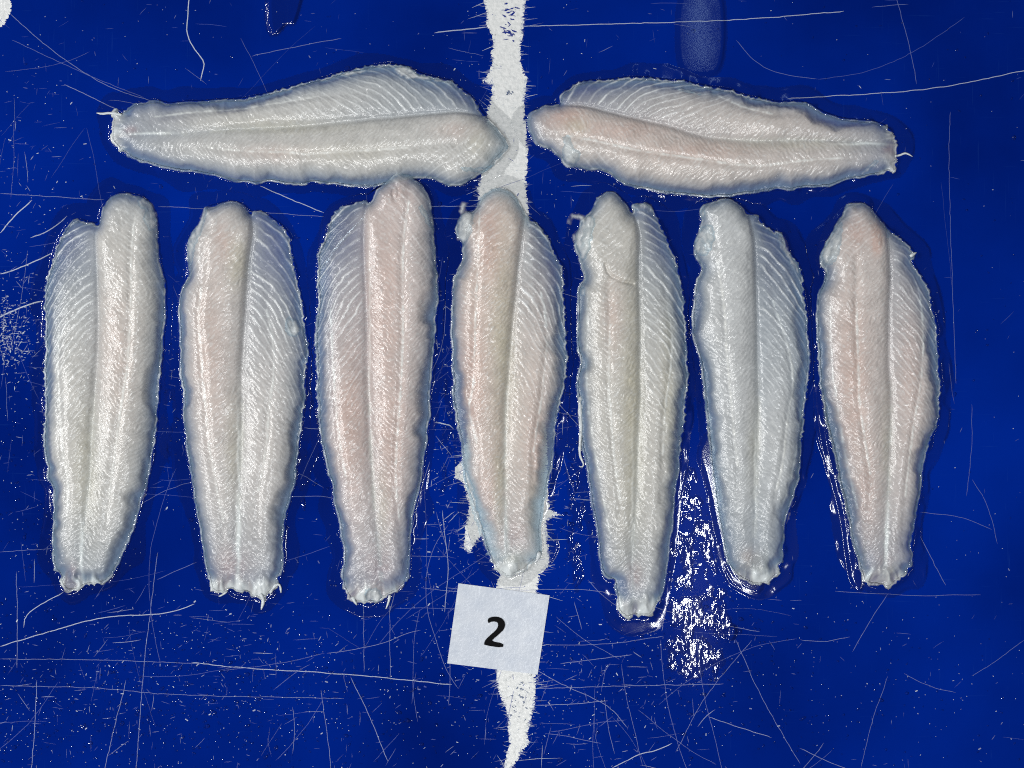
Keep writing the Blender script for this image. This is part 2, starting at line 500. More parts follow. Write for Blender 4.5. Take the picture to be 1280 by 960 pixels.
def density(x, y):
    g = lambda cx, cy, sx, sy: math.exp(-((x - cx) / sx) ** 2 - ((y - cy) / sy) ** 2)
    d = 0.13 + 1.9 * g(12, 390, 42, 110) + 0.55 * g(120, 870, 330, 110) + 1.5 * g(552, 560, 22, 150) + 0.8 * g(30, 180, 60, 80)
    d += 1.1 * g(560, 700, 70, 90) + 1.0 * g(720, 640, 22, 110) + 0.85 * g(740, 860, 110, 100) + 0.8 * g(215, 480, 20, 110) + 0.7 * g(555, 440, 14, 160)
    d += 0.5 * g(300, 800, 200, 60) + 0.5 * g(690, 210, 30, 80) + 0.35 * g(1050, 850, 150, 120) + 0.6 * g(595, 110, 25, 120) + 0.5 * g(712, 400, 12, 200) + 0.35 * g(30, 650, 40, 120)
    if x > 880: d *= 0.38
    return d

n_s = 0
while n_s < 1450:
    x = rnd.uniform(-10, 1290); y = rnd.uniform(-10, 970)
    d = density(x, y)
    if rnd.random() > d / 2.4: continue
    n_s += 1
    ln = min(rnd.paretovariate(1.3) * 5, 130)
    if rnd.random() < 0.025: ln = rnd.uniform(90, 260)
    r = rnd.random()
    if r < 0.30: a = rnd.gauss(0, 0.12)
    elif r < 0.52: a = rnd.gauss(math.pi / 2, 0.15)
    elif r < 0.74: a = rnd.gauss(-0.75, 0.25)
    else: a = rnd.uniform(0, math.pi)
    m = max(3, int(ln / 6))
    cv = rnd.gauss(0, 0.0025)
    pts = [(x, y)]
    for i in range(m):
        a += cv * ln / m + rnd.gauss(0, 0.035)
        pts.append((pts[-1][0] + math.cos(a) * ln / m, pts[-1][1] + math.sin(a) * ln / m))
    br = min(1, rnd.random() ** 4.0 * (0.5 + 0.45 * d))
    ribbon(pts, rnd.uniform(0.25, 0.62) * (1.25 if br > 0.6 else 1), tone_of(0.02 + br * 0.5))
# hair scratches leaving the worn stripe
Pl, _ = resample(left, 1.0, False); Pr, _ = resample(right, 1.0, False)
for side, P in ((-1, Pl), (1, Pr)):
    for k in range(420):
        q = P[rnd.randrange(len(P))]
        ln = 1.5 + rnd.expovariate(1 / 4.0)
        if rnd.random() < 0.10: ln *= 3
        a = rnd.gauss(0, 0.35) if rnd.random() < 0.7 else rnd.uniform(-1.3, 1.3)
        x0 = q[0] - side * 3
        pts = [(x0, q[1]), (x0 + side * ln * 0.5 * math.cos(a), q[1] + ln * 0.5 * math.sin(a)), (x0 + side * (ln + 3) * math.cos(a), q[1] + ln * math.sin(a) + rnd.gauss(0, 1))]
        ribbon(pts, rnd.uniform(0.3, 0.8), tone_of(rnd.uniform(0.25, 0.9)))
# flecks: plastic burrs, plus lamp glitter painted on as pale dashes
n_s = 0
while n_s < 3000:
    x = rnd.uniform(0, 1280); y = rnd.uniform(0, 960)
    d = density(x, y) + 0.45 * math.exp(-((y - 850) / 90) ** 2) * (1 if x < 600 else 0.5) + 1.2 * math.exp(-((x - 870) / 60) ** 2 - ((y - 740) / 90) ** 2)
    if rnd.random() > d / 2.8: continue
    n_s += 1
    ln = rnd.uniform(0.5, 1.5) if rnd.random() < 0.93 else rnd.uniform(2, 4)
    a = rnd.gauss(-0.3, 0.9)
    ribbon([(x, y), (x + ln * math.cos(a), y + ln * math.sin(a))], rnd.uniform(0.4, 0.95) * (1.5 if ln > 2.9 else 1), tone_of(rnd.random() ** 1.5))
# scratched spot at the left edge, its glare painted in as pale strokes
for k in range(300):
    x = abs(rnd.gauss(4, 18)); y = rnd.gauss(422, 24)
    a = rnd.choice((rnd.gauss(-0.7, 0.3), rnd.gauss(0, 0.2), rnd.gauss(1.5, 0.3))); ln = rnd.uniform(0.7, 5)
    ribbon([(x, y), (x + ln / 2 * math.cos(a), y + ln / 2 * math.sin(a)), (x + ln * math.cos(a + 0.1), y + ln * math.sin(a + 0.1))], rnd.uniform(0.4, 1.1), tone_of(rnd.uniform(0.2, 1.0)))
# knife-cut blue nicks left inside the worn stripe
for k in range(90):
    if k < 46:
        x = rnd.gauss(634, 5); y = rnd.choice((rnd.gauss(15, 4), rnd.gauss(31, 6), rnd.gauss(42, 4)))
    elif k < 80:
        x = rnd.gauss(650, 8); y = rnd.gauss(872, 14)
    else:
        x = rnd.gauss(636, 3); y = rnd.gauss(115, 2)
    a = rnd.gauss(0.2, 0.6); ln = rnd.uniform(2, 8) if k < 46 else rnd.uniform(1, 4)
    c = (0.002, 0.02, 0.24) if k < 46 else (0.12, 0.16, 0.26)
    ribbon([(x, y), (x + ln / 2, y + ln / 2 * math.sin(a)), (x + ln * math.cos(a), y + ln * math.sin(a))], rnd.uniform(0.8, 2.4), c)
sc = link('scratches_and_glints', rib_v, rib_f, M_SCR, table, False, None, np.array(rib_c))  # real scratches and nicks together with the painted glint flecks
sc['kind'] = 'stuff'

# ================================================================ the fillets
A1 = T(20, 220, 3.5545); A2 = T(20, 480, 3.427)
B1 = T(200, 230, 3.5545); B2 = T(200, 490, 3.427)
C1 = T(370, 200, 3.309); C2 = T(370, 480, 3.309)
D1 = T(540, 220, 3.5545); D2 = T(540, 480, 3.5545)
E1 = T(690, 220, 3.4286); E2 = T(690, 490, 3.2)
F1 = T(840, 230, 3.69); F2 = T(840, 480, 3.43)
G1 = T(1000, 230, 3.69); G2 = T(1000, 480, 3.43)
H1 = T(120, 60, 4.571); H2 = T(380, 60, 4.571)
I1 = T(640, 70, 4.8); I2 = T(880, 70, 4.571)

FISH = []
def fish(**k): FISH.append(k)

fish(key='A', label='greyish white fish fillet at the left end of the upright row',
     outline=A1((385, 140), (400, 110), (430, 85), (490, 75), (540, 92), (575, 98), (605, 120), (625, 170), (632, 240), (635, 345), (632, 375), (655, 440), (668, 520), (668, 600), (660, 700), (650, 800), (640, 900)) +
     A2((615, 0), (605, 120), (595, 240), (582, 345), (570, 390), (562, 440), (540, 490), (520, 570), (490, 660), (460, 730), (430, 790), (380, 850), (320, 870), (270, 885), (220, 890), (190, 850), (160, 800), (150, 720), (158, 600), (160, 500), (155, 430), (125, 400), (140, 360), (118, 290), (115, 230), (125, 150), (120, 60), (120, 0)) +
     A1((122, 850), (130, 740), (135, 650), (120, 580), (128, 500), (150, 420), (170, 350), (190, 290), (230, 220), (262, 182), (300, 210), (345, 200), (365, 228), (372, 190)),
     groove=A1((366, 228), (362, 260), (370, 450), (378, 650), (372, 780), (365, 900)) + A2((345, 50), (330, 250), (325, 430), (300, 600), (290, 720), (255, 880)),
     thick='R', lat=[A1((540, 190), (525, 350), (528, 500), (522, 700), (510, 850)) + A2((470, 60), (445, 230), (430, 350), (410, 480)), A1((200, 700), (195, 850)) + A2((200, 100), (215, 300), (240, 400), (230, 560))],
     tint=(1.0, 1.0, 0.97), pink=[(150, 440, 25, 90, 0.35), (93, 715, 10, 12, 0.9)], yellow=[(112, 590, 14, 80, 0.7)], blue=[(85, 300, 30, 40, .8)],
     white=[(105, 690, 2.2, 40, 0.7)],
     mem=[A1((545, 100), (575, 97), (610, 125), (628, 180), (632, 240), (600, 250), (570, 200), (590, 160), (555, 140)), A2((540, 490), (560, 420), (566, 440), (552, 490), (535, 505))],
     tail=(A2((195, 840), (330, 860)), 7), wisps=[], thinh=0.75)

fish(key='B', label='fish fillet second from the left, ragged white wisps trailing from its tail',
     outline=B1((195, 100), (225, 98), (255, 100), (290, 75), (340, 75), (380, 95), (405, 140), (412, 120), (440, 115), (475, 130), (500, 160), (550, 195), (575, 230), (580, 280), (592, 350), (615, 440), (632, 520), (640, 600), (655, 660), (660, 720), (655, 800), (640, 900)) +
     B2((625, 0), (612, 100), (600, 200), (585, 330), (580, 390), (565, 440), (550, 500), (535, 570), (525, 650), (535, 720), (520, 790), (495, 830), (460, 870), (440, 900), (420, 870), (385, 855), (330, 850), (290, 850), (240, 855), (210, 840), (200, 790), (195, 720), (180, 640), (160, 560), (140, 420), (120, 300), (105, 180), (100, 60), (95, 0)) +
     B1((95, 900), (85, 850), (90, 700), (80, 620), (85, 480), (110, 440), (130, 400), (120, 340), (118, 270), (125, 235), (160, 190), (190, 140)),
     groove=B1((410, 140), (415, 230), (395, 330), (388, 450), (380, 600), (370, 750), (365, 900)) + B2((358, 60), (355, 200), (350, 350), (343, 500), (340, 650), (335, 860)),
     thick='L', lat=[B1((195, 460), (180, 600), (195, 750), (205, 900)) + B2((205, 50), (215, 200), (250, 400), (280, 550)), B1((480, 560), (510, 700), (515, 850)) + B2((475, 50), (465, 240), (430, 420))],
     tint=(1.02, 0.99, 0.97), pink=[(265, 440, 26, 110, 0.45), (290, 710, 22, 25, 0.9), (282, 305, 14, 24, 0.5)], yellow=[(300, 330, 12, 30, 0.7), (295, 560, 10, 60, 0.5)], blue=[(340, 300, 25, 60, .8)],
     white=[(300, 665, 2.6, 45, 1.0), (300, 560, 1.5, 70, 0.6)],
     mem=[B1((122, 250), (160, 190), (200, 100), (222, 102), (190, 220), (160, 300), (150, 370), (127, 345)), B1((560, 590), (610, 600), (630, 650), (600, 690), (560, 660))],
     tail=(B2((300, 850), (440, 862)), 6), wisps=[(B2((432, 862), (446, 890), (434, 932)), 3.2), (B2((470, 862), (500, 820), (516, 826), (519, 860)), 2.6), (B2((290, 850), (275, 865), (252, 876)), 1.8)], thinh=0.6)

fish(key='C', label='pinkish fish fillet third from the left, its rounded head touching the horizontal fillet above',
     outline=C1((300, 190), (330, 140), (370, 90), (410, 60), (440, 52), (490, 75), (530, 110), (550, 150), (560, 200), (572, 290), (575, 380), (585, 450), (588, 560), (580, 640), (575, 720), (565, 800), (562, 900)) +
     C2((558, 10), (555, 120), (545, 230), (530, 330), (510, 420), (495, 500), (480, 600), (475, 690), (468, 790), (470, 810), (450, 835), (410, 860), (375, 880), (350, 905), (290, 895), (240, 895), (205, 870), (180, 800), (190, 770), (200, 720), (185, 620), (165, 540), (150, 430), (120, 330), (100, 220), (85, 100), (80, 0)) +
     C1((85, 900), (75, 780), (78, 690), (90, 580), (85, 520), (85, 470), (90, 380), (115, 330), (140, 240), (175, 200), (220, 180), (270, 175), (292, 168)),
     groove=C1((297, 180), (285, 260), (285, 400), (295, 560), (300, 700), (300, 850)) + C2((303, 20), (312, 250), (320, 400), (335, 600), (350, 720), (358, 890)),
     thick='R', lat=[C1((470, 180), (448, 330), (445, 500), (448, 700), (440, 900)) + C2((435, 60), (420, 250), (415, 400), (430, 560)), C1((145, 620), (155, 800), (165, 950)) + C2((170, 80), (180, 200), (210, 380))],
     tint=(1.06, 0.975, 0.965), pink=[(480, 380, 30, 130, 0.6), (440, 520, 22, 110, 0.8), (490, 560, 22, 90, 0.6), (475, 712, 16, 30, 0.8), (500, 245, 20, 25, 0.4)], yellow=[(478, 640, 10, 50, 0.4)], blue=[(432, 285, 25, 40, .9)],
     white=[(463, 420, 1.2, 130, 0.4)],
     mem=[C1((505, 195), (532, 190), (574, 290), (556, 285), (528, 240)), C1((570, 520), (586, 520), (588, 570), (574, 572)), C2((290, 842), (345, 838), (360, 885), (342, 908), (300, 902), (285, 880))],
     tail=(C2((210, 850), (450, 840)), 8), wisps=[(C2((232, 880), (244, 900), (252, 914)), 3.0), (C2((388, 872), (384, 900), (372, 930)), 2.2)], lift=(255, 6.0), thinh=0.65)

fish(key='D', label='cream and pink fish fillet lying over the white worn stripe above the number card',
     outline=D1((215, 100), (245, 65), (290, 47), (330, 55), (370, 90), (400, 140), (415, 180), (450, 195), (490, 240), (530, 300), (560, 370), (585, 430), (585, 560), (590, 660), (602, 770), (598, 850)) +
     D2((590, 10), (575, 60), (560, 130), (550, 230), (540, 330), (525, 420), (505, 480), (495, 570), (490, 650), (485, 720), (490, 760), (475, 790), (440, 820), (400, 840), (350, 850), (290, 840), (250, 780), (235, 720), (215, 640), (190, 570), (165, 490), (145, 420), (135, 380), (135, 300), (120, 230), (100, 130), (90, 40)) +
     D1((90, 900), (85, 780), (80, 680), (85, 570), (95, 480), (90, 455), (110, 420), (130, 380), (135, 330), (130, 290), (100, 260), (105, 220), (120, 180), (150, 150), (180, 160), (205, 120)),
     groove=D1((412, 182), (405, 200), (395, 280), (380, 400), (370, 520), (355, 650), (345, 800), (338, 920)) + D2((330, 50), (325, 250), (325, 480), (330, 650), (345, 840)),
     thick='L', lat=[D1((212, 150), (205, 400), (195, 600), (190, 800), (185, 950)) + D2((160, 100), (200, 260)), D1((480, 500), (500, 600), (515, 720), (500, 850)) + D2((490, 40), (450, 300))],
     tint=(1.10, 0.98, 0.91), pink=[(612, 300, 18, 60, 0.9), (590, 470, 18, 90, 0.9), (608, 640, 20, 60, 0.8), (672, 560, 14, 60, 0.7), (640, 670, 24, 20, 0.9), (625, 560, 10, 60, .5)], yellow=[(630, 430, 16, 120, 0.8), (640, 700, 18, 12, 1.0), (625, 600, 8, 60, 0.8), (668, 640, 8, 40, .7)], blue=[(690, 330, 14, 50, .9)],
     white=[(632, 670, 2, 30, 0.8)],
     mem=[D2((140, 380), (165, 385), (190, 480), (215, 590), (240, 680), (246, 760), (220, 690), (185, 580), (152, 460)), D1((120, 190), (120, 140), (133, 115), (155, 110), (164, 126), (148, 137), (165, 158), (190, 165), (185, 240), (150, 310), (118, 290), (102, 258))],
     tail=(D2((275, 800), (470, 780)), 9), wisps=[(D2((478, 745), (470, 775), (455, 795)), 4)], thinh=0.7)

fish(key='E', label='long fish fillet with a curled white shred beside its head and the lowest tail',
     outline=E1((180, 95), (210, 85), (240, 65), (265, 65), (300, 95), (335, 150), (348, 168), (336, 122), (380, 115), (405, 110), (430, 125), (445, 165), (480, 230), (510, 310), (540, 400), (555, 460), (568, 540), (572, 620), (580, 700), (578, 800), (585, 900)) +
     E2((535, 10), (530, 100), (520, 200), (505, 320), (495, 440), (480, 560), (465, 680), (450, 780), (430, 850), (400, 900), (350, 900), (330, 880), (310, 905), (270, 895), (255, 850), (250, 780), (250, 745), (215, 755), (195, 720), (190, 670), (180, 560), (160, 480), (140, 330), (125, 260), (105, 150), (100, 0)) +
     E1((105, 930), (105, 850), (120, 790), (105, 720), (110, 620), (105, 530), (110, 470), (140, 450), (125, 400), (100, 330), (90, 270), (110, 235), (118, 190), (150, 168), (178, 130)),
     groove=E1((348, 165), (372, 250), (365, 400), (370, 550), (375, 700), (372, 850)) + E2((352, 20), (340, 200), (338, 400), (325, 560), (315, 680), (325, 890)),
     thick='L', lat=[E1((245, 640), (240, 800), (240, 950)) + E2((230, 60), (245, 260), (270, 430)), E1((490, 560), (510, 640), (515, 760)) + E2((445, 80), (440, 250))],
     lat2=[E1((150, 500), (150, 700), (145, 900)) + E2((150, 120), (190, 360), (230, 560))],
     tint=(1.0, 0.995, 0.95), pink=[(765, 400, 14, 50, 0.4), (792, 720, 10, 16, 0.8)], yellow=[(790, 520, 14, 160, 0.8), (835, 500, 10, 60, 0.6), (835, 410, 10, 40, .5)], blue=[(815, 290, 20, 50, .8), (745, 650, 12, 60, .5)],
     white=[(790, 620, 1.5, 80, .4)], crease=E1((225, 385), (240, 430), (290, 452), (345, 465)),
     mem=[E1((336, 124), (380, 117), (405, 110), (432, 130), (436, 165), (405, 165), (385, 145), (350, 148)), E1((112, 490), (132, 468), (150, 500), (130, 520)), E2((103, 0), (125, 0), (120, 90), (112, 100)), E1((125, 163), (95, 156), (70, 170), (62, 200), (74, 216), (84, 196), (100, 182), (118, 190), (122, 215), (100, 240), (80, 255), (84, 280), (105, 300), (130, 380), (155, 340), (172, 260), (186, 180), (160, 165))],
     tail=(E2((262, 850), (430, 850)), 10), wisps=[(E2((110, 20), (112, 90), (116, 150), (112, 200), (110, 250), (118, 270), (128, 290), (120, 302), (108, 296)), 3.2)], thinh=0.7)

fish(key='F', label='bluish grey upright fish fillet second from the right, white membrane by its head',
     outline=F1((130, 110), (150, 92), (200, 78), (240, 65), (290, 75), (330, 115), (350, 142), (375, 140), (400, 150), (408, 180), (440, 200), (475, 230), (485, 215), (515, 230), (520, 280), (550, 330), (585, 370), (590, 410), (605, 430), (605, 480), (618, 560), (630, 640), (632, 740), (638, 820), (630, 900)) +
     F2((580, 10), (570, 120), (560, 230), (550, 340), (540, 420), (520, 490), (500, 540), (485, 600), (480, 680), (475, 760), (470, 800), (440, 850), (420, 865), (380, 855), (340, 860), (310, 840), (270, 810), (240, 790), (232, 760), (220, 700), (205, 620), (190, 530), (175, 430), (165, 330), (150, 200), (140, 100), (135, 0)) +
     F1((140, 920), (130, 850), (115, 760), (90, 700), (85, 600), (95, 540), (105, 460), (130, 410), (125, 370), (100, 340), (95, 300), (105, 250), (130, 190), (125, 130)),
     groove=F1((350, 145), (375, 260), (378, 400), (385, 600), (388, 750), (392, 940)) + F2((368, 50), (362, 250), (355, 420), (348, 620), (345, 850)),
     thick='L', lat=[F1((200, 350), (235, 580), (240, 750), (260, 950)) + F2((245, 60), (262, 250), (275, 350)), F1((460, 540), (545, 800), (555, 950)) + F2((505, 60), (480, 200), (470, 330), (440, 450))],
     lat2=[F2((160, 140), (185, 330), (230, 620)), F2((560, 60), (520, 360), (470, 520))],
     tint=(0.94, 0.99, 1.03), pink=[(935, 700, 12, 16, 0.7)], yellow=[(938, 705, 22, 16, 0.8), (940, 560, 8, 60, .4)], blue=[(960, 320, 25, 60, 1.0), (870, 430, 8, 60, 1.0)],
     white=[(943, 590, 1.6, 50, .6)],
     mem=[F1((105, 250), (140, 190), (188, 195), (190, 260), (170, 320), (120, 345), (95, 300)), F1((132, 110), (150, 94), (155, 130), (140, 165), (128, 150)), F1((480, 222), (515, 232), (550, 330), (588, 370), (592, 415), (560, 405), (520, 330), (488, 280)), F2((485, 600), (515, 500), (520, 495), (495, 600))],
     tail=(F2((245, 785), (455, 830)), 9), wisps=[], thinh=0.5)

fish(key='G', label='fish fillet at the right end of the upright row, with a rosy rounded head',
     outline=G1((205, 100), (240, 88), (290, 88), (325, 110), (360, 155), (385, 185), (405, 215), (450, 240), (490, 270), (515, 310), (535, 318), (530, 345), (510, 352), (540, 400), (570, 450), (600, 500), (605, 560), (625, 620), (630, 700), (635, 780), (640, 860), (650, 920)) +
     G2((602, 10), (605, 60), (595, 130), (585, 180), (555, 240), (535, 330), (520, 420), (505, 520), (495, 600), (475, 680), (485, 730), (480, 790), (460, 830), (435, 845), (400, 870), (340, 870), (290, 865), (260, 840), (262, 800), (240, 750), (225, 690), (210, 610), (195, 540), (180, 460), (165, 420), (150, 330), (130, 230), (105, 150), (90, 60), (85, 0)) +
     G1((88, 920), (80, 830), (78, 700), (72, 600), (80, 500), (110, 460), (120, 400), (95, 370), (88, 335), (110, 280), (150, 220), (180, 160), (195, 120)),
     groove=G1((395, 205), (400, 300), (408, 420), (400, 560), (400, 700), (400, 850)) + G2((382, 20), (382, 150), (375, 300), (370, 420), (365, 600), (355, 720), (350, 860)),
     thick='L', lat=[G1((245, 560), (250, 700), (255, 850), (258, 950)) + G2((235, 20), (255, 180), (290, 380)), G1((540, 480), (560, 600), (560, 800)) + G2((495, 60), (470, 200), (440, 480))],
     lat2=[G1((130, 550), (140, 900)) + G2((145, 20), (155, 120), (190, 320), (240, 530))],
     tint=(1.05, 0.975, 0.95), pink=[(1068, 290, 16, 24, 0.7), (1092, 300, 7, 18, 1.5), (1060, 480, 22, 110, 0.7), (1135, 460, 18, 90, 0.5), (1080, 620, 16, 70, .5), (1105, 705, 8, 14, 1.0)], yellow=[(1112, 715, 16, 14, 0.8), (1105, 550, 8, 60, .4)], blue=[(1128, 680, 10, 20, .6)],
     white=[(1106, 670, 2.2, 40, .9)],
     mem=[G1((110, 280), (150, 220), (185, 165), (192, 230), (170, 320), (150, 375), (112, 385), (90, 340)), G1((375, 170), (400, 200), (405, 260), (388, 240))],
     tail=(G2((275, 845), (440, 835)), 10), wisps=[(G1((505, 335), (520, 325), (536, 316)), 3.0)], thinh=0.7)

fish(key='H', label='horizontal fish fillet at the top left, its frayed tail pointing to the left',
     outline=H2((1010, 388), (1040, 395), (1080, 425), (1110, 470), (1150, 530), (1165, 570), (1150, 600), (1100, 640), (1060, 690), (1020, 720), (960, 755), (920, 785), (860, 790), (820, 795), (780, 770), (720, 752), (660, 745), (580, 750), (430, 795), (330, 795), (220, 785), (120, 775), (20, 765)) +
     H1((1200, 790), (1100, 780), (1000, 760), (930, 780), (850, 770), (780, 765), (700, 735), (600, 720), (500, 710), (400, 690), (320, 675), (250, 650), (190, 620), (150, 590), (120, 560), (85, 525), (75, 490), (90, 460), (110, 440), (105, 400), (80, 370), (130, 365), (140, 370), (170, 340), (210, 318), (290, 310), (350, 298), (370, 300), (395, 320), (500, 310), (620, 305), (720, 298), (830, 295), (920, 275), (1000, 250), (1100, 225), (1180, 200)) +
     H2((0, 205), (80, 180), (180, 150), (250, 125), (330, 110), (390, 95), (440, 90), (500, 100), (560, 100), (600, 100), (640, 140), (670, 150), (720, 160), (780, 175), (850, 190), (870, 215), (920, 250), (970, 295), (1000, 350)),
     groove=H2((1008, 387), (940, 378), (870, 372), (700, 385), (620, 395), (450, 410), (300, 425), (150, 440), (0, 455)) + H1((1100, 460), (900, 468), (700, 480), (520, 495), (300, 505), (75, 495)),
     thick='D', lat=[H2((600, 580), (400, 595), (200, 605), (20, 620)) + H1((1150, 608), (1000, 605), (850, 600), (650, 575)), H1((1280, 285), (1000, 330), (800, 360), (600, 370), (350, 400))],
     tint=(0.99, 1.0, 0.985), pink=[(570, 165, 30, 12, 0.3), (165, 166, 9, 6, 1.2), (340, 195, 50, 12, .3)], yellow=[(350, 160, 90, 10, 0.5), (430, 195, 60, 14, .25), (600, 180, 14, 20, .5)], blue=[(215, 150, 40, 14, .9), (585, 110, 20, 25, 1.0)],
     white=[(190, 169, 30, 1.5, .8)],
     mem=[H2((500, 112), (560, 101), (600, 101), (642, 142), (720, 162), (850, 192), (862, 212), (760, 196), (650, 192), (560, 182), (520, 150)), H2((880, 690), (960, 698), (1060, 682), (1120, 640), (1150, 606), (1060, 695), (1000, 722), (920, 712)), H2((200, 158), (250, 130), (330, 120), (400, 112), (330, 160), (260, 172))],
     tail=(H1((118, 395), (105, 550)), 9), wisps=[(H1((150, 385), (110, 375), (70, 372), (40, 378), (5, 372)), 2.4)], thinh=0.62)

fish(key='I', label='horizontal fish fillet at the top right, its pinkish head beside the white stripe',
     outline=I1((300, 294), (285, 245), (305, 215), (340, 200), (370, 160), (440, 150), (520, 145), (600, 140), (670, 135), (750, 128), (830, 130), (900, 140), (990, 143), (1080, 160), (1140, 178)) +
     I2((0, 160), (60, 180), (120, 190), (200, 220), (280, 240), (380, 258), (480, 265), (570, 265), (620, 285), (660, 320), (720, 340), (800, 355), (900, 365), (980, 370), (1010, 390), (1040, 425), (1070, 440), (1105, 475), (1100, 530), (1105, 600), (1100, 660), (1030, 675), (960, 690), (900, 705), (830, 700), (750, 740), (650, 750), (550, 765), (480, 775), (400, 765), (300, 780), (180, 805), (20, 810)) +
     I1((1180, 850), (1100, 845), (1000, 840), (900, 825), (800, 805), (700, 785), (640, 750), (590, 710), (540, 690), (440, 685), (380, 670), (330, 672), (300, 640), (280, 600), (240, 570), (180, 550), (135, 535), (122, 490), (105, 450), (92, 420), (95, 370), (105, 345), (140, 325), (185, 298), (260, 295)),
     groove=I1((300, 297), (450, 310), (600, 350), (740, 385), (850, 410), (950, 430), (1050, 465), (1130, 486)) + I2((0, 472), (150, 485), (300, 495), (450, 490), (600, 490), (750, 495), (900, 505), (1105, 520)),
     thick='D', lat=[I1((330, 490), (520, 525), (700, 570), (900, 600), (1100, 630)) + I2((0, 605), (150, 630), (300, 640), (450, 620), (600, 600), (780, 590)), I1((1000, 205), (1150, 240)) + I2((50, 215), (150, 270), (250, 310), (380, 340))],
     tint=(1.05, 0.98, 0.94), pink=[(705, 150, 28, 14, 0.9), (775, 165, 60, 14, 0.6), (870, 190, 70, 14, 0.5), (1110, 188, 8, 6, 1.3)], yellow=[(720, 160, 14, 10, 0.6), (1000, 182, 90, 8, 0.5)], blue=[(725, 115, 30, 18, 1.0), (1040, 155, 60, 10, .7), (900, 238, 60, 6, .7)],
     white=[(1075, 181, 30, 1.5, .7)],
     mem=[I1((300, 490), (340, 480), (362, 560), (420, 605), (390, 650), (340, 662), (290, 605), (312, 545)), I2((885, 680), (930, 622), (980, 596), (1005, 602), (960, 650), (902, 690)), I1((985, 195), (1010, 190), (1075, 215), (1150, 245), (1060, 225), (1000, 215))],
     tail=(I2((1085, 450), (1090, 640)), 8), wisps=[(I2((1090, 572), (1120, 568), (1150, 552), (1190, 575)), 1.8)], thinh=0.6)

GRP = 'raw fish fillets laid out on the blue table'
OUTLINES = {}
STEP = 1.0

def shade_albedo(n):
    return np.tile(np.array((0.645, 0.622, 0.598)), (n, 1))

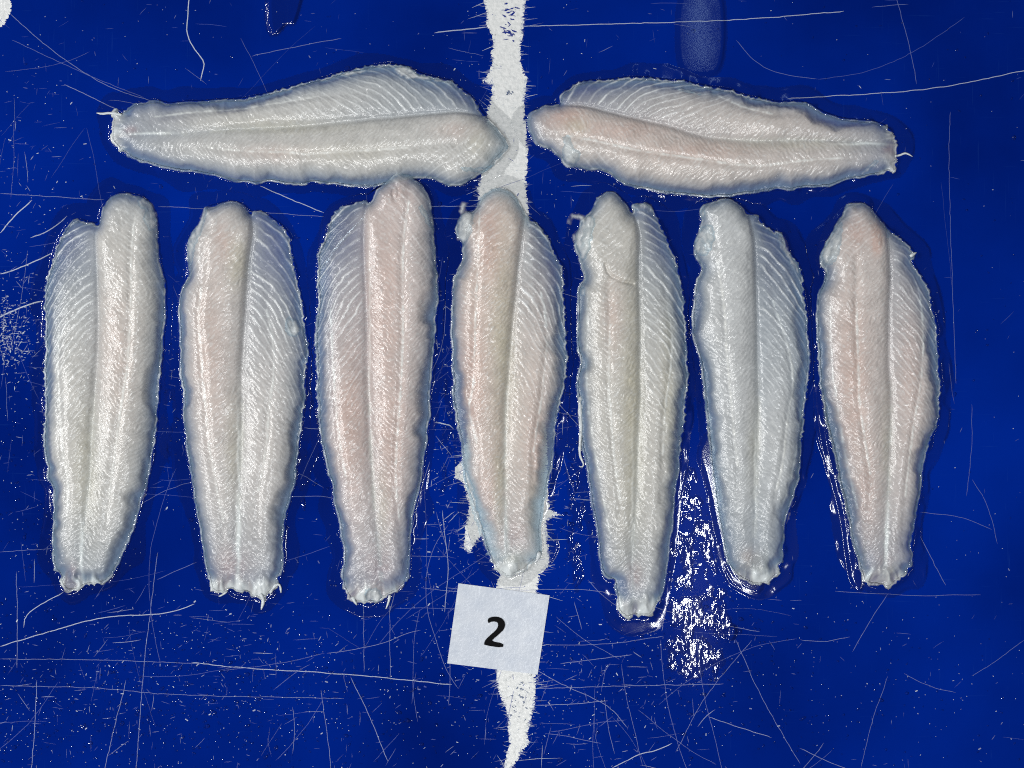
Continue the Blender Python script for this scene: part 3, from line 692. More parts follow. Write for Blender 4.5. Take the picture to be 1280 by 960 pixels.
def build_fish(k, idx):
    seed = 100 + idx * 31
    poly = chaikin(k['outline'], True, 1)
    poly, tl = resample(poly, 1.5, True)
    groove = np.array(k['groove'], float)
    head, tailp = groove[0], groove[-1]
    ax = tailp - head; axl = np.hypot(*ax); ax = ax / axl
    # extend the groove past both ends so that it parts the whole fillet
    gext = np.vstack([groove[0] - ax * 60, groove, groove[-1] + ax * 40])
    gext = chaikin(gext, False, 2)
    ga, _ = resample(gext, 6, False)
    # which sign is the thick side
    _, _, sd0, _ = seg_dist(poly, ga)
    prp = np.array((-ax[1], ax[0]))
    want = {'R': np.array((1, 0)), 'L': np.array((-1, 0)), 'D': np.array((0, 1)), 'U': np.array((0, -1))}[k['thick']]
    tsg = 1.0 if prp @ want > 0 else -1.0
    # ragged edge: little teeth where the thin half ends, soft wobble elsewhere
    nr = np.roll(poly, -1, 0) - np.roll(poly, 1, 0)
    nr = np.stack([nr[:, 1], -nr[:, 0]], 1) / (np.hypot(*nr.T)[:, None] + 1e-9)
    area = np.sum(poly[:, 0] * np.roll(poly[:, 1], -1) - np.roll(poly[:, 0], -1) * poly[:, 1])
    if area < 0: nr = -nr
    spoly = ((poly - head) @ ax) / axl
    thin_e = (sd0 * tsg < 0) & (spoly < 0.62) & (spoly > 0.0)
    tail_e = spoly > 0.95
    ph = tl / 9.5 + (fbm(tl / 30, tl * 0, seed) - 0.5) * 3
    teeth = (np.abs((ph % 1) - 0.5) * 2) ** 3
    off = (fbm(tl / 5, tl * 0, seed + 1) - 0.5) * 2.8 + (fbm(tl / 17, tl * 0, seed + 4) - 0.5) * 3.6 + np.where(thin_e, teeth * 2.6 - 0.8, 0) + np.where(tail_e, (fbm(tl / 11, tl * 0, seed + 2, 4) - 0.5) * 15 + (vnoise(tl / 1.8, tl * 0, seed + 2) - 0.5) * 3, 0)
    poly = poly + nr * off[:, None]
    OUTLINES[k['key']] = poly

    x0, y0 = poly.min(0) - 2; x1, y1 = poly.max(0) + 2
    gx = np.arange(x0, x1, STEP); gy = np.arange(y0, y1, STEP)
    X, Y = np.meshgrid(gx, gy)
    P = np.stack([X.ravel(), Y.ravel()], 1)
    ins = inside(P, poly)
    # restrict distance work to inside points and their neighbours
    I2d = ins.reshape(X.shape)
    cell = I2d[:-1, :-1] | I2d[1:, :-1] | I2d[:-1, 1:] | I2d[1:, 1:]
    need = np.zeros(X.shape, bool)
    need[:-1, :-1] |= cell; need[1:, :-1] |= cell; need[:-1, 1:] |= cell; need[1:, 1:] |= cell
    ids = np.flatnonzero(need.ravel())
    Q = P[ids].copy(); qi = ins[ids]
    cp = poly[::2]
    de, near, _, _ = seg_dist(Q, cp, True)
    Q[~qi] = near[~qi]; de[~qi] = 0
    dg, _, sg, arc = seg_dist(Q, ga)
    sg = sg * tsg                                   # + on the thick side
    s_px = (Q - head) @ ax
    sn = np.clip(s_px / axl, -0.1, 1.05)
    x, y = Q[:, 0], Q[:, 1]

    # lateral lines
    dl = np.full(len(Q), 1e3); outer = np.zeros(len(Q))
    dlat = []
    for j, ln in enumerate(k['lat']):
        lp = chaikin(ln, False, 1)
        d, nn, _, _ = seg_dist(Q, lp)
        # which half this line lies on
        _, _, sgl, _ = seg_dist(lp, ga)
        hs = 1.0 if np.mean(sgl * tsg) > 0 else -1.0
        dgl, _, _, _ = seg_dist(nn, ga)
        m = (sg == hs)
        outer[m] = (dg - dgl)[m]
        dl[m] = np.minimum(dl[m], d[m])
    dl2 = np.full(len(Q), 1e3)
    for ln in k.get('lat2', []):
        d, _, _, _ = seg_dist(Q, chaikin(ln, False, 1)); dl2 = np.minimum(dl2, d)

    # ---- height in photo pixels
    tk = np.interp(sn, [-0.1, 0.0, 0.05, 0.2, 0.5, 0.75, 0.92, 1.0, 1.05], [9, 15, 17, 19, 18.5, 15, 9.5, 6, 5])
    th = k['thinh']
    tn = np.interp(sn, [-0.1, 0.0, 0.12, 0.28, 0.45, 0.6, 0.75, 0.92, 1.0, 1.05], [3, 4.0 * th + 1.5, 6.5 * th + 2, 12 * th + 3, 17 * th + 4, 17, 14.5, 9.5, 6, 5])
    wb = np.interp(sn, [0, 0.3, 0.5, 0.8, 1], [2.0, 3.4, 6.5, 10, 16])
    bl = sstep(-1, 1, sg * dg / wb)
    tn = tn + (tk - tn) * 0.5 * np.exp(-dg / 15.0)
    Hh = tn + (tk - tn) * bl
    R = np.where(sg > 0, np.interp(sn, [0, 0.15, 0.5, 1], [24, 34, 44, 24]), np.interp(sn, [0, 0.2, 0.5, 1], [20, 34, 40, 22]))
    e = np.clip(de / R, 0, 1)
    f = (1 - (1 - e) ** 2.1) ** 0.78
    # a thin translucent rim before the muscle rises
    fl = np.interp(sn, [0, 0.12, 0.3, 0.85, 1], [0.0, 0.25, 1, 1, 0.6])
    rw_ = 5 + 40 * np.clip(fbm(x / 48, y / 48, seed + 5) - 0.3, 0, 1)
    rim = sstep(0.1, 1.0, (de + (fbm(x / 9, y / 9, seed + 6) - 0.5) * 6) / rw_)
    f = f * (1 - 0.74 * fl * (1 - rim))
    h = Hh * f
    # groove
    gd = np.interp(sn, [-0.1, 0.0, 0.1, 0.45, 0.7, 0.85, 1], [0.4, 0.45, 0.5, 0.34, 0.12, 0.0, 0.0])
    wg = np.interp(sn, [0, 0.3, 0.6, 1], [2.2, 3.6, 5.5, 6])
    gv = np.exp(-(dg / wg) ** 2)
    wide = np.exp(-(dg / (wg * 3.2)) ** 2)
    lob_t = dg / (dg + de + 1e-6)
    h = h * (1.06 - 0.40 * np.abs(2 * lob_t - 1) ** 2.2 * np.interp(sn, [0, 0.12, 0.6, 0.9, 1], [0.3, 0.8, 0.9, 0.5, 0.1]))
    hn = h.copy()
    h = h * (1 - gd * 0.55 * gv) * (1 - 0.42 * gd * wide)
    h = h * (1 - 0.10 * np.exp(-(outer / 5.0) ** 2) * (dl < 60))
    # soft undulation of the flesh
    soft = fbm(x / 34, y / 34, seed + 7) - 0.5
    h = h * (1 + 0.14 * soft) + 0.9 * (fbm(x / 13, y / 13, seed + 8) - 0.5) * sstep(0, 10, de)
    # herringbone muscle folds
    u_l = np.clip(dg - outer, 6, 80)
    fold = 0.95 * np.minimum(dg, u_l) - np.where(sg > 0, 0.9, -0.8) * np.maximum(dg - u_l, 0)
    wp_ = (fbm(x / 11, y / 11, seed + 9) - 0.5) * 13 + (fbm(x / 40, y / 40, seed + 19) - 0.5) * 10
    phs = (s_px - fold + wp_) / 6.6
    tri = np.abs((phs % 1) - 0.5) * 2
    ridge = sstep(0, 1, tri)
    amp = (0.18 + 0.95 * fbm(x / 22, y / 22, seed + 10) ** 1.6) * sstep(3, 14, de) * np.interp(sn, [0, 0.08, 0.2, 0.9, 1], [0.3, 0.6, 1, 0.9, 0.3])
    h = h + amp * np.where(sg > 0, 0.75, 0.55) * (ridge - 0.5)
    # lengthways fibre wrinkles near the tail
    tw = sstep(0.72, 0.98, sn)
    fanx = (sg * dg) / (1 + 0.5 * sstep(0.9, 1.0, sn))
    fib = fbm(fanx / 7.5 + 1.3 * (vnoise(s_px / 14, fanx / 9, seed + 31) - 0.5), s_px / 50, seed + 11, 3) - 0.5
    h = h + (tw * 0.9 + 5.5 * sstep(0.925, 0.985, sn)) * fib * sstep(0, 5, de)
    # plump blisters in the grain
    pat = 0.35 + 1.1 * sstep(0.38, 0.62, fbm(x / 24, y / 24, seed + 33))
    h = h + pat * 0.5 * (fbm(phs * 6.6 / 3.0, fold / 9.0 + dg / 6.0, seed + 12, 2) - 0.5) * sstep(2, 10, de)
    h = h + 0.4 * (fbm(x / 5.0, y / 5.0, seed + 34, 2) - 0.5) * sstep(2, 10, de)
    # myosepta: raised white lines fanning over the thin flap
    flap = (sg < 0) * sstep(2, 12, dg) * (1 - 0.55 * sstep(0.25, 0.42, sn)) * (1 - sstep(0.42, 0.66, sn)) + (sg > 0) * 0.35 * sstep(18, 40, dg) * (1 - sstep(0.10, 0.30, sn))
    flap = np.clip(flap, 0, 1)
    fan = s_px - dg * np.interp(sn, [0, 0.1, 0.3, 0.5], [0.25, 0.4, 0.85, 1.2]) - 0.006 * dg ** 2 + (fbm(x / 25, y / 25, seed + 13) - 0.5) * 9 + 3 * np.sin(s_px / 17 + idx)
    q = fan / 11.5
    dline = np.abs((q % 1) - 0.5) * 11.5
    keepl = 0.25 + 0.75 * hash2(np.floor(q), np.zeros_like(q), seed + 3)
    lw = 0.7 + 0.7 * keepl
    myo = np.exp(-(dline / lw) ** 2) * flap * (0.35 + 0.65 * keepl) * (0.5 + 0.5 * sstep(0.35, 0.6, fbm(x / 16, y / 16, seed + 14)))
    h = h + 0.9 * myo - 0.25 * flap * np.exp(-((dline - 3.4) / 1.8) ** 2)
    # lateral line
    brk = 0.35 + 0.65 * sstep(0.35, 0.6, fbm(x / 9, y / 9, seed + 15))
    wob = (vnoise(x / 4, y / 4, seed + 18) - 0.5) * 1.6
    latw = np.exp(-((dl + wob) / 1.25) ** 2) * brk
    lat2w = np.exp(-((dl2 + wob) / 1.3) ** 2) * brk * 0.7
    latw = np.maximum(latw, lat2w)
    h = h + 0.55 * latw
    if 'crease' in k:
        cl = chaikin(k['crease'], False, 2)
        dc, _, scs, _ = seg_dist(Q, cl)
        h = h - 3.0 * np.exp(-(dc / 2.2) ** 2) - 2.0 * np.exp(-(dc / 14) ** 2) * (y > 352)
    if k['key'] == 'C':      # dimple in the rounded head
        dd = np.hypot((x - 496) / 4.0, (y - 243) / 8.0)
        h = h - 2.2 * np.exp(-(dd - 1) ** 2 * 5) * (x < 500) - 0.8 * np.exp(-dd ** 2)
    h = np.maximum(h, 0.35) * sstep(-0.3, 1.2, de) + 0.1
    if k['key'] == 'H':      # folded upper rim
        pass

    # ---- colour of the flesh, with the fold valleys darkened
    c = shade_albedo(len(Q)) * np.array(k['tint'])
    mot = fbm(x / 26, y / 26, seed + 20) - 0.5
    c = c * (1 + 0.14 * mot[:, None])
    def blend(c, f, col): return c * (1 - f[:, None]) + np.array(col) * f[:, None]
    for (px_, py_, rx, ry, a) in k['pink']:
        g = np.exp(-((x - px_) / rx) ** 2 - ((y - py_) / ry) ** 2) * (0.65 + 0.7 * fbm(x / 12, y / 12, seed + 21))
        c = blend(c, np.clip(g * a * 1.15, 0, 0.92), (0.66, 0.48, 0.41))
    for (px_, py_, rx, ry, a) in k['yellow']:
        g = np.exp(-((x - px_) / rx) ** 2 - ((y - py_) / ry) ** 2) * (0.6 + 0.8 * fbm(x / 14, y / 14, seed + 22))
        c = blend(c, np.clip(g * a * 0.75, 0, 0.9), (0.66, 0.60, 0.42))
    clear = np.zeros(len(Q))
    for (px_, py_, rx, ry, a) in k['blue']:
        clear = np.maximum(clear, a * np.exp(-((x - px_) / rx) ** 2 - ((y - py_) / ry) ** 2))
    c = blend(c, np.clip(latw * 0.8, 0, 1), (0.86, 0.86, 0.82))
    sept = sstep(0.72, 0.95, tri) * (0.25 + 0.75 * sstep(0.4, 0.6, fbm(x / 8, y / 8, seed + 35)))
    c = blend(c, sept * 0.22 * sstep(4, 14, de), (0.86, 0.87, 0.84))
    c = c * (1 - 0.10 * sstep(0.3, 0.0, tri) * sstep(4, 14, de))[:, None]  # valleys of the folds toned darker
    seam = np.exp(-(dg / 3.0) ** 2) * sstep(0.35, 0.6, sn) * sstep(0.3, 0.55, fbm(x / 10, y / 10, seed + 55))
    c = blend(c, seam * 0.55, (0.78, 0.75, 0.64))
    wl = np.zeros(len(Q))
    for (px_, py_, rx, ry, a) in k['white']:
        wx_ = (fbm(x * 0 + (y if ry > rx else x) / 14, x * 0, seed + 23) - 0.5) * 3
        uu = (x - px_ - (wx_ if ry > rx else 0)); vv = (y - py_ - (0 if ry > rx else wx_))
        wl = np.maximum(wl, a * np.exp(-np.abs(uu / rx) ** 2.0 - np.abs(vv / ry) ** 2))
    c = blend(c, np.clip(wl, 0, 0.9), (0.88, 0.88, 0.83))
    h = h + wl * 0.7
    tailw = sstep(0.945, 0.985, sn + 0.03 * (fbm((sg * dg) / 5, s_px * 0, seed + 24) - 0.5))
    c = blend(c, np.clip(tailw * (0.65 + 2.6 * fib), 0, 0.9), (0.84, 0.86, 0.84))
    # white specks along the ridges of the folds
    sp = sstep(0.62, 0.75, vnoise(x / 2.3, y / 2.3, seed + 25)) * ridge * 0.35
    c = blend(c, sp, (0.85, 0.86, 0.84))

    # ---- how solid: follows the thickness of the flesh
    h0 = 6.3
    solid = 1 - np.exp(-((hn + 0.4) / 8.5 * (1 - 0.35 * clear)) ** 1.25)
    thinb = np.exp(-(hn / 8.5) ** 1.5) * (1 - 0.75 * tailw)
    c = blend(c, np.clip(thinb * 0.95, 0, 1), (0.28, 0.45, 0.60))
    c = blend(c, np.clip(myo * 0.85, 0, 1), (0.86, 0.89, 0.90))
    edw = np.exp(-((de - 1.3) / 1.1) ** 2) * sstep(0.35, 0.6, fbm(x / 7, y / 7, seed + 50)) * np.where(sn < 0.6, 1.0, 0.6)
    c = blend(c, edw * 0.75, (0.84, 0.87, 0.88))
    solid = np.maximum(solid, (0.44 - 0.14 * clear) * sstep(-0.3, 1.2, de))
    solid = np.clip(solid + 0.30 * edw + 0.42 * myo + 0.35 * latw + 0.5 * wl + np.clip(tailw * (0.35 + 1.5 * fib), 0, 1), 0.12, 1)
    lift = np.zeros(len(Q))
    if 'lift' in k:
        yl, am = k['lift']
        lift = am * sstep(yl + 25, yl - 20, y)
    # vertices
    V = np.stack([wx(x), wy(y), (h + lift) * PX + 0.0001], 1)
    remap = -np.ones(X.size, np.int64); remap[ids] = np.arange(len(ids))
    nx = X.shape[1]
    cy, cx = np.nonzero(cell)
    a = cy * nx + cx
    quads = np.stack([remap[a + nx], remap[a + nx + 1], remap[a + 1], remap[a]], 1)
    # vertex normals of the whole fillet, kept on both parts so no seam shows
    v0, v1, v2, v3 = (V[quads[:, i]] for i in range(4))
    fn = np.cross(v2 - v0, v3 - v1)
    nrm = np.zeros_like(V)
    for i in range(4): np.add.at(nrm, quads[:, i], fn)
    nrm /= np.linalg.norm(nrm, axis=1)[:, None] + 1e-20
    nrm[nrm[:, 2] == 0] = (0, 0, 1)

    root = bpy.data.objects.new('fish_fillet', None)
    COL.objects.link(root)
    cen = poly.mean(0)
    root.location = (wx(cen[0]), wy(cen[1]), 0)
    root.empty_display_size = 0.02
    root['label'] = k['label']; root['category'] = 'fish fillet'; root['group'] = GRP
    loc = np.array((wx(cen[0]), wy(cen[1]), 0.0))
    fs = sg[quads].sum(1) > 0
    tl_ = (sn[quads].mean(1) + 0.012 * np.sin(dg[quads].mean(1) * 0.7)) > k.get('cut', 0.945)
    for nm, msk in (('loin', fs & ~tl_), ('belly_half', ~fs & ~tl_), ('tail_end', tl_)):
        qd = quads[msk]
        used = np.unique(qd)
        mp = -np.ones(len(V), np.int64); mp[used] = np.arange(len(used))
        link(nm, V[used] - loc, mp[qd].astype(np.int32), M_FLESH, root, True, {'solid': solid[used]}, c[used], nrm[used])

    # grid height lookup for things lying on the flesh
    Hg = np.zeros(X.size); Hg[ids] = h + lift
    Hg = Hg.reshape(X.shape)
    def hat(px_, py_):
        i = np.clip(((np.asarray(px_) - x0) / STEP), 0, X.shape[1] - 1.01); j = np.clip(((np.asarray(py_) - y0) / STEP), 0, X.shape[0] - 1.01)
        i0 = i.astype(int); j0 = j.astype(int); fx = i - i0; fy = j - j0
        return (Hg[j0, i0] * (1 - fx) + Hg[j0, i0 + 1] * fx) * (1 - fy) + (Hg[j0 + 1, i0] * (1 - fx) + Hg[j0 + 1, i0 + 1] * fx) * fy

    # ---- membranes: wrinkled white tissue draped on the flesh
    for j, mpoly in enumerate(k['mem']):
        mp_, tt = resample(chaikin(mpoly, True, 1), 1.4, True)
        mp_ = mp_ + (np.stack([vnoise(tt / 3, tt * 0, seed + j), vnoise(tt / 3, tt * 0 + 5, seed + j)], 1) - 0.5) * 3.0
        a0 = mp_.min(0) - 1; a1 = mp_.max(0) + 1
        mx_, my_ = np.meshgrid(np.arange(a0[0], a1[0], 0.9), np.arange(a0[1], a1[1], 0.9))
        mP = np.stack([mx_.ravel(), my_.ravel()], 1)
        mi = inside(mP, mp_)
        mI = mi.reshape(mx_.shape)
        mc = mI[:-1, :-1] | mI[1:, :-1] | mI[:-1, 1:] | mI[1:, 1:]
        mde, mnear, _, _ = seg_dist(mP, mp_, True)
        mP[~mi] = mnear[~mi]; mde[~mi] = 0
        ang = rnd.uniform(-0.4, 0.4)
        dax = ax * math.cos(ang) + prp * math.sin(ang); dpp = np.array((-dax[1], dax[0]))
        a_, b_ = mP @ dax, mP @ dpp
        wr = fbm(b_ / 3.5 + fbm(a_ / 12, b_ / 12, seed + 40) * 3, a_ / 16, seed + 41 + j)
        mh = hat(mP[:, 0], mP[:, 1]) + np.minimum(mde * 0.5, 0.9) + (wr - 0.35) * 1.9 * sstep(0, 4, mde)
        mh = np.maximum(mh, 0.3)
        den = 0.25 + 0.75 * sstep(0.25, 0.65, wr * 0.6 + 0.4 * fbm(mP[:, 0] / 9, mP[:, 1] / 9, seed + 42))
        den = 0.72 * den * sstep(-0.5, 5, mde)
        mcol = np.tile((0.78, 0.81, 0.81), (len(mP), 1)) * (0.85 + 0.3 * wr[:, None])
        mV = np.stack([wx(mP[:, 0]), wy(mP[:, 1]), mh * PX + 0.0001], 1) - loc
        jy, jx = np.nonzero(mc)
        b0 = jy * mx_.shape[1] + jx; mw = mx_.shape[1]
        mq = np.stack([b0 + mw, b0 + mw + 1, b0 + 1, b0], 1)
        us = np.unique(mq); mm = -np.ones(len(mV), np.int64); mm[us] = np.arange(len(us))
        link('membrane', mV[us], mm[mq].astype(np.int32), M_FLESH, root, True, {'solid': np.clip(den, 0.05, 0.95)[us]}, mcol[us])

    if 'nub' in k:
        mb = MB(); nx_, ny_ = k['nub']
        for sc_, zz in ((1.0, 3.0),):
            pts = [(wx(nx_) - loc[0], wy(ny_ - 11) - loc[1], 3.0 * PX), (wx(nx_) - loc[0], wy(ny_ - 6) - loc[1], 5.0 * PX), (wx(nx_ + 1) - loc[0], wy(ny_ + 3) - loc[1], 5.0 * PX), (wx(nx_ + 1) - loc[0], wy(ny_ + 9) - loc[1], 3.0 * PX)]
            tube_mesh(mb, pts, np.array([6, 11, 10.5, 5]) * PX, 0.5, 14, (0.54, 0.55, 0.47))
        mb.build('tail_stump', M_TISSUE, root)
    # ---- torn shreds
    for pts2, r in k['wisps']:
        q2, tt = resample(chaikin(pts2, False, 2), 2.2, False)
        n2 = len(q2)
        rr = 0.72 * r * np.interp(np.linspace(0, 1, n2), [0, 0.25, 0.8, 1], [0.9, 1, 0.7, 0.3]) * (0.8 + 0.5 * vnoise(tt / 4, tt * 0, seed))
        zz = np.maximum(hat(q2[:, 0], q2[:, 1]) * inside(q2, poly), 0.9) + rr * 0.3
        mb = MB()
        tube_mesh(mb, np.stack([wx(q2[:, 0]), wy(q2[:, 1]), zz * PX], 1) - loc, rr * PX, 0.6, 8, (0.66, 0.70, 0.72))
        mb.build('torn_shred', M_TISSUE, root)
    return root

for i_, k_ in enumerate(FISH):
    build_fish(k_, i_)

# ================================================================ number card
cc = [(573, 729), (687, 744), (672, 843), (559, 829)]
cx_, cy_ = np.mean(cc, 0)
card = bpy.data.objects.new('number_card', None); COL.objects.link(card)
card.location = (wx(cx_), wy(cy_), 0); card.empty_display_size = 0.02
card['label'] = 'white paper card printed with a bold black 2 below the fillets'; card['category'] = 'card'
nu = 24; V = []; F = []
for layer, z0 in ((0, 0.00042), (1, 0.00020)):
    for j in range(nu + 1):
        for i in range(nu + 1):
            u, v = i / nu, j / nu
            p = (np.array(cc[0]) * (1 - u) + np.array(cc[1]) * u) * (1 - v) + (np.array(cc[3]) * (1 - u) + np.array(cc[2]) * u) * v
            z = z0 + 0.00035 * (fbm(u * 4, v * 4, 77) - 0.5) + 0.0009 * max(0, u + (1 - v) - 1.75)
            V.append((wx(p[0] - cx_ + 640), wy(p[1] - cy_ + 480), z))
n1 = (nu + 1) ** 2
for j in range(nu):
    for i in range(nu):
        a = j * (nu + 1) + i
        F.append((a + nu + 1, a + nu + 2, a + 1, a)); F.append((n1 + a, n1 + a + 1, n1 + a + nu + 2, n1 + a + nu + 1))
edge = [i for i in range(nu)] + [j * (nu + 1) + nu for j in range(nu)] + [nu * (nu + 1) + i for i in range(nu, 0, -1)] + [j * (nu + 1) for j in range(nu, 0, -1)]
for a, b in zip(edge, edge[1:] + edge[:1]): F.append((a, b, n1 + b, n1 + a))
link('paper', V, F, M_PAPER, card, False)
two = [(232, 240), (245, 212), (275, 188), (320, 175), (385, 170), (450, 177), (505, 198), (545, 232), (572, 272), (582, 320), (578, 370), (562, 410), (535, 450), (490, 492), (430, 545), (365, 602), (305, 662), (548, 704), (540, 795), (160, 740), (165, 690), (185, 640), (225, 595), (290, 535), (360, 475), (405, 430), (432, 385), (443, 340), (437, 300), (415, 278), (380, 268), (330, 268), (285, 280), (245, 302)]
tp = chaikin([(595 + a / 16, 760 + b / 16) for a, b in two], True, 1)
from mathutils.geometry import tessellate_polygon
from mathutils import Vector
tv = []
for a, b in tp: tv.append((wx(a - cx_ + 640), wy(b - cy_ + 480), 0.00085))
tf = [tuple(t) for t in tessellate_polygon([[Vector(q) for q in tv]])]
link('digit', tv, tf, M_INK, card, False)

# ================================================================ water: meniscus rims, thin puddles, droplets
def heightfield_water(name, region, hfun, step, label=None):
    (ax0, ay0, ax1, ay1) = region
    gx = np.arange(ax0, ax1, step); gy = np.arange(ay0, ay1, step)
    X, Y = np.meshgrid(gx, gy)
    P = np.stack([X.ravel(), Y.ravel()], 1)
    h = hfun(P)
    H = h.reshape(X.shape)
    ok = H > 0
    cell = ok[:-1, :-1] | ok[1:, :-1] | ok[:-1, 1:] | ok[1:, 1:]
    cy, cx = np.nonzero(cell); nx = X.shape[1]
    a = cy * nx + cx
    q = np.stack([a + nx, a + nx + 1, a + 1, a], 1)
    us = np.unique(q); mp = -np.ones(X.size, np.int64); mp[us] = np.arange(len(us))
    V = np.stack([wx(P[:, 0]), wy(P[:, 1]), 0.00016 + np.maximum(h, 0) * PX], 1)
    return V[us], mp[q].astype(np.int32)

WV = []; WF = []; nb = 0
order = [k['key'] for k in FISH]
for i_, ky in enumerate(order):
    po = OUTLINES[ky]
    for _ in range(4): po = (np.roll(po, 3, 0) + np.roll(po, 1, 0) + 2 * po + np.roll(po, -1, 0) + np.roll(po, -3, 0)) / 6
    po = po[::3]
    lo = po.min(0) - 34; hi = po.max(0) + 34
    others = [OUTLINES[o][::4] for o in order if o != ky]
    def hf(P, po=po, i_=i_, others=others):
        rough = np.zeros(len(P))
        mask = np.ones(len(P), bool)
        d, _, _, _ = seg_dist(P, po, True)
        ins_ = inside(P, po)
        D = 8 + 22 * fbm(P[:, 0] / 46, P[:, 1] / 46, 500, 2) ** 1.7
        D = D * (1 - 0.6 * np.exp(-((P[:, 0] - 872) / 45) ** 2 - ((P[:, 1] - 680) / 150) ** 2))
        men = (0.35 + 1.1 * sstep(0.45, 0.65, fbm(P[:, 0] / 24, P[:, 1] / 24, 505, 2))) * np.exp(-d / 3.8) * sstep(0, 1, (D - d) / 8)
        bead = 0.34 * sstep(0.38, 0.6, fbm(P[:, 0] / 30, P[:, 1] / 30, 508, 2)) * sstep(0, 1, (D - d) / 3.4)
        h = np.where(d < D, men + bead, -1)
        h = np.where(ins_, np.where(d < 3, 2.2, -1), h)
        # the nearer fillet owns the water between two of them
        for o in others:
            if o[:, 0].min() - 40 > P[:, 0].max() or o[:, 0].max() + 40 < P[:, 0].min() or o[:, 1].min() - 40 > P[:, 1].max() or o[:, 1].max() + 40 < P[:, 1].min(): continue
            m = (h > 0) & ~ins_
            if not m.any(): continue
            d2, _, _, _ = seg_dist(P[m], o, True)
            i2 = inside(P[m], o)
            hm = h[m]
            hm = np.where(i2 | (d2 < d[m] - 0.2), -1, np.maximum(hm, 0) + (0.35 + 1.1 * sstep(0.45, 0.65, fbm(P[m][:, 0] / 24, P[m][:, 1] / 24, 505, 2))) * np.exp(-d2 / 3.8))
            h[m] = hm
        return h
    v, f = heightfield_water('w', (lo[0], lo[1], hi[0], hi[1]), hf, 1.15)
    WV.append(v); WF.append(f + nb); nb += len(v)

SV = []; SF = []; sb = 0
def patch(poly, seed, base, amp, sc, hole, step=0.9):
    global sb
    pl = np.array(poly, float)
    def hf(P):
        d, _, _, _ = seg_dist(P, pl, True)
        i2 = inside(P, pl)
        n = fbm(P[:, 0] / (sc * 2.2), P[:, 1] / (sc * 3.0), seed, 3)
        edge = np.clip(d / 8.0, 0, 1) * i2
        g = (n - hole) + 0.25 * (edge - 1)
        hh = base * sstep(0, 0.12, g) + amp * sstep(0, 0.12, g) * (fbm(P[:, 0] / sc, P[:, 1] / (sc * 1.5), seed + 5, 2) - 0.5)
        return np.where((g > 0) & i2, np.maximum(hh, 0.004), -1)
    lo = pl.min(0) - 2; hi = pl.max(0) + 2
    v, f = heightfield_water('w', (lo[0], lo[1], hi[0], hi[1]), hf, step)
    SV.append(v); SF.append(f + sb); sb += len(v)

patch([(860, 560), (872, 600), (888, 650), (897, 690), (912, 745), (916, 790), (900, 852), (842, 850), (826, 800), (835, 700), (848, 620)], 601, 0.20, 0.24, 5.5, 0.43, 0.8)
patch([(700, 565), (725, 560), (735, 640), (728, 750), (706, 750), (708, 640)], 611, 0.25, 1.0, 4.0, 0.47)
patch([(195, 440), (210, 430), (222, 520), (212, 580), (198, 570)], 621, 0.25, 1.0, 4.0, 0.45)
patch([(545, 470), (565, 470), (568, 600), (548, 640)], 631, 0.25, 1.0, 4.0, 0.50)
patch([(375, 430), (393, 430), (400, 560), (380, 640), (368, 600)], 641, 0.4, 0.5, 6.0, 0.38)

def puddle(poly, hgt, seed):
    global nb
    pl = chaikin(poly, True, 2)
    def hf(P):
        d, _, _, _ = seg_dist(P, pl, True)
        i2 = inside(P, pl)
        return np.where(i2, hgt * sstep(0, 1, d / 6.5) + 0.06 * (fbm(P[:, 0] / 30, P[:, 1] / 30, seed) - 0.5) * np.clip(d / 6, 0, 1), -1)
    lo = pl.min(0) - 2; hi = pl.max(0) + 2
    v, f = heightfield_water('w', (lo[0], lo[1], hi[0], hi[1]), hf, 1.0)
    WV.append(v); WF.append(f + nb); nb += len(v)

puddle([(330, -14), (331, 30), (336, 45), (346, 46), (354, 38), (358, 32), (368, 33), (374, 20), (382, -14)], 1.8, 1)
puddle([(1018, 470), (1024, 545), (1036, 595), (1050, 645), (1056, 700), (1063, 737), (1085, 742), (1080, 600), (1060, 480)], 0.9, 4)
puddle([(866, 560), (880, 600), (890, 650), (905, 715), (930, 742), (960, 745), (960, 640), (900, 520)], 0.8, 5)
puddle([(278, 733), (288, 749), (325, 753), (352, 745), (330, 728), (290, 722)], 1.2, 6)
puddle([(846, -20), (842, 60), (850, 94), (880, 98), (904, 92), (910, 40), (905, -20)], 0.5, 7)
puddle([(396, 330), (400, 270), (420, 254), (455, 246), (470, 262), (430, 300), (405, 340)], 0.9, 8)
puddle([(1018, 330), (1026, 290), (1052, 256), (1075, 252), (1060, 290), (1030, 340)], 0.9, 9)
puddle([(908, 782), (918, 778), (924, 788), (918, 802), (908, 800)], 2.2, 3)

wf = link('water_film', np.vstack(WV), np.vstack(WF), M_WATER, None, True)
wf['kind'] = 'structure'
sf = link('thin_water', np.vstack(SV), np.vstack(SF), M_SHEEN, None, True)
sf['kind'] = 'structure'

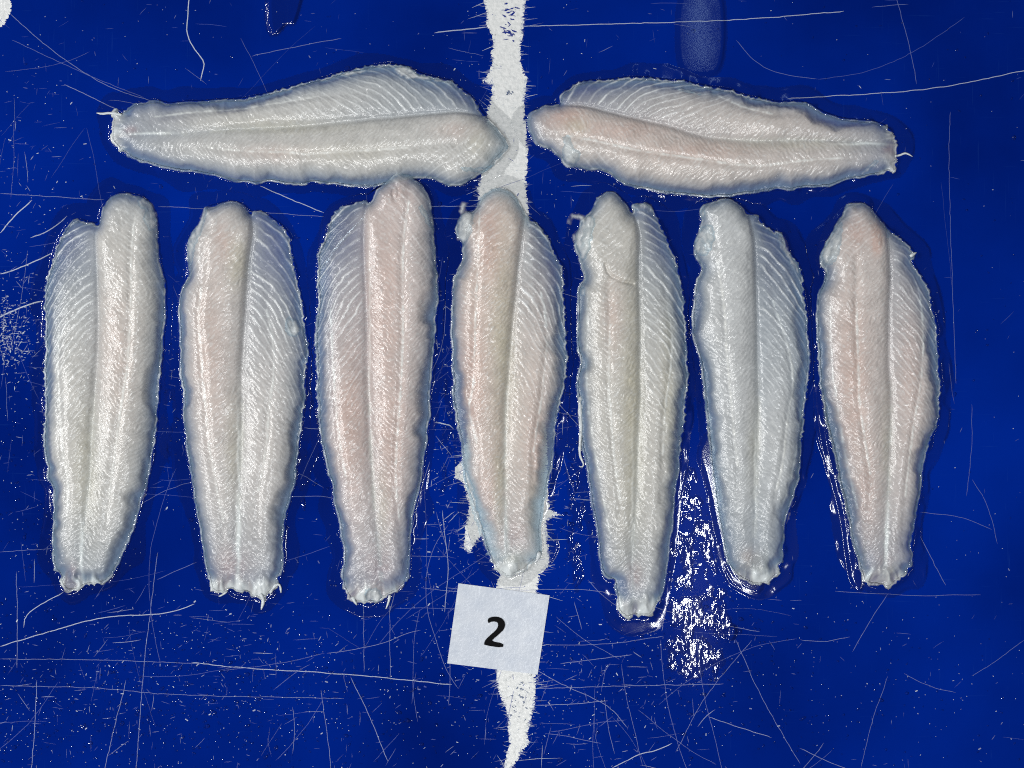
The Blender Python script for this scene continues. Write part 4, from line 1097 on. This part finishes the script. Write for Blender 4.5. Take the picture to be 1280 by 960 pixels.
# droplets
base = []
dv = []; df = []
def drop(x, y, r, hgt, ell=1.0, ang=0.0):
    b = len(dv); n = 10
    rings = ((1.0, 0.0), (0.88, 0.45), (0.6, 0.8), (0.25, 0.97))
    ph = rnd.random() * 6
    for rr, zz in rings:
        for k in range(n):
            a = 2 * math.pi * k / n
            q = r * rr * (1 + 0.12 * math.sin(2 * a + ph) + 0.08 * math.sin(3 * a + ph * 2))
            ux, uy = q * math.cos(a) * ell, q * math.sin(a) / ell
            dv.append(((x + ux * math.cos(ang) - uy * math.sin(ang) - 640) * PX, (480 - y + ux * math.sin(ang) + uy * math.cos(ang)) * PX, 0.00014 + hgt * zz * PX))
    for i in range(len(rings) - 1):
        for k in range(n):
            k2 = (k + 1) % n
            df.append((b + i * n + k, b + i * n + k2, b + (i + 1) * n + k2, b + (i + 1) * n + k))
    df.append(tuple(b + (len(rings) - 1) * n + k for k in range(n)))

allp = [OUTLINES[o][::4] for o in order]
cand = []
n_s = 0
while n_s < 2300:
    x = rnd.uniform(0, 1280); y = rnd.uniform(0, 960)
    g = lambda cx, cy, sx, sy: math.exp(-((x - cx) / sx) ** 2 - ((y - cy) / sy) ** 2)
    d = 0.03 + 1.0 * g(120, 905, 260, 50) + 0.8 * g(260, 830, 180, 30) + 0.6 * g(880, 780, 90, 80) + 0.8 * g(715, 640, 14, 120) + 0.5 * g(30, 600, 60, 150) + 0.5 * g(210, 520, 14, 90) + 0.3 * g(640, 880, 500, 60)
    if rnd.random() > d: continue
    n_s += 1
    cand.append((x, y))
cand = np.array(cand)
bad = np.zeros(len(cand), bool)
for p in allp + [np.array(cc, float)]:
    bad |= inside(cand, p)
for x, y in cand[~bad]:
    r = rnd.uniform(0.6, 1.6) if rnd.random() < 0.93 else rnd.uniform(1.6, 3.2)
    drop(x, y, r, r * rnd.uniform(0.15, 0.4), rnd.uniform(1, 1.5), rnd.uniform(-0.6, 1.2))
dr = link('water_droplets', dv, df, M_WATER, None, True)
dr['kind'] = 'stuff'
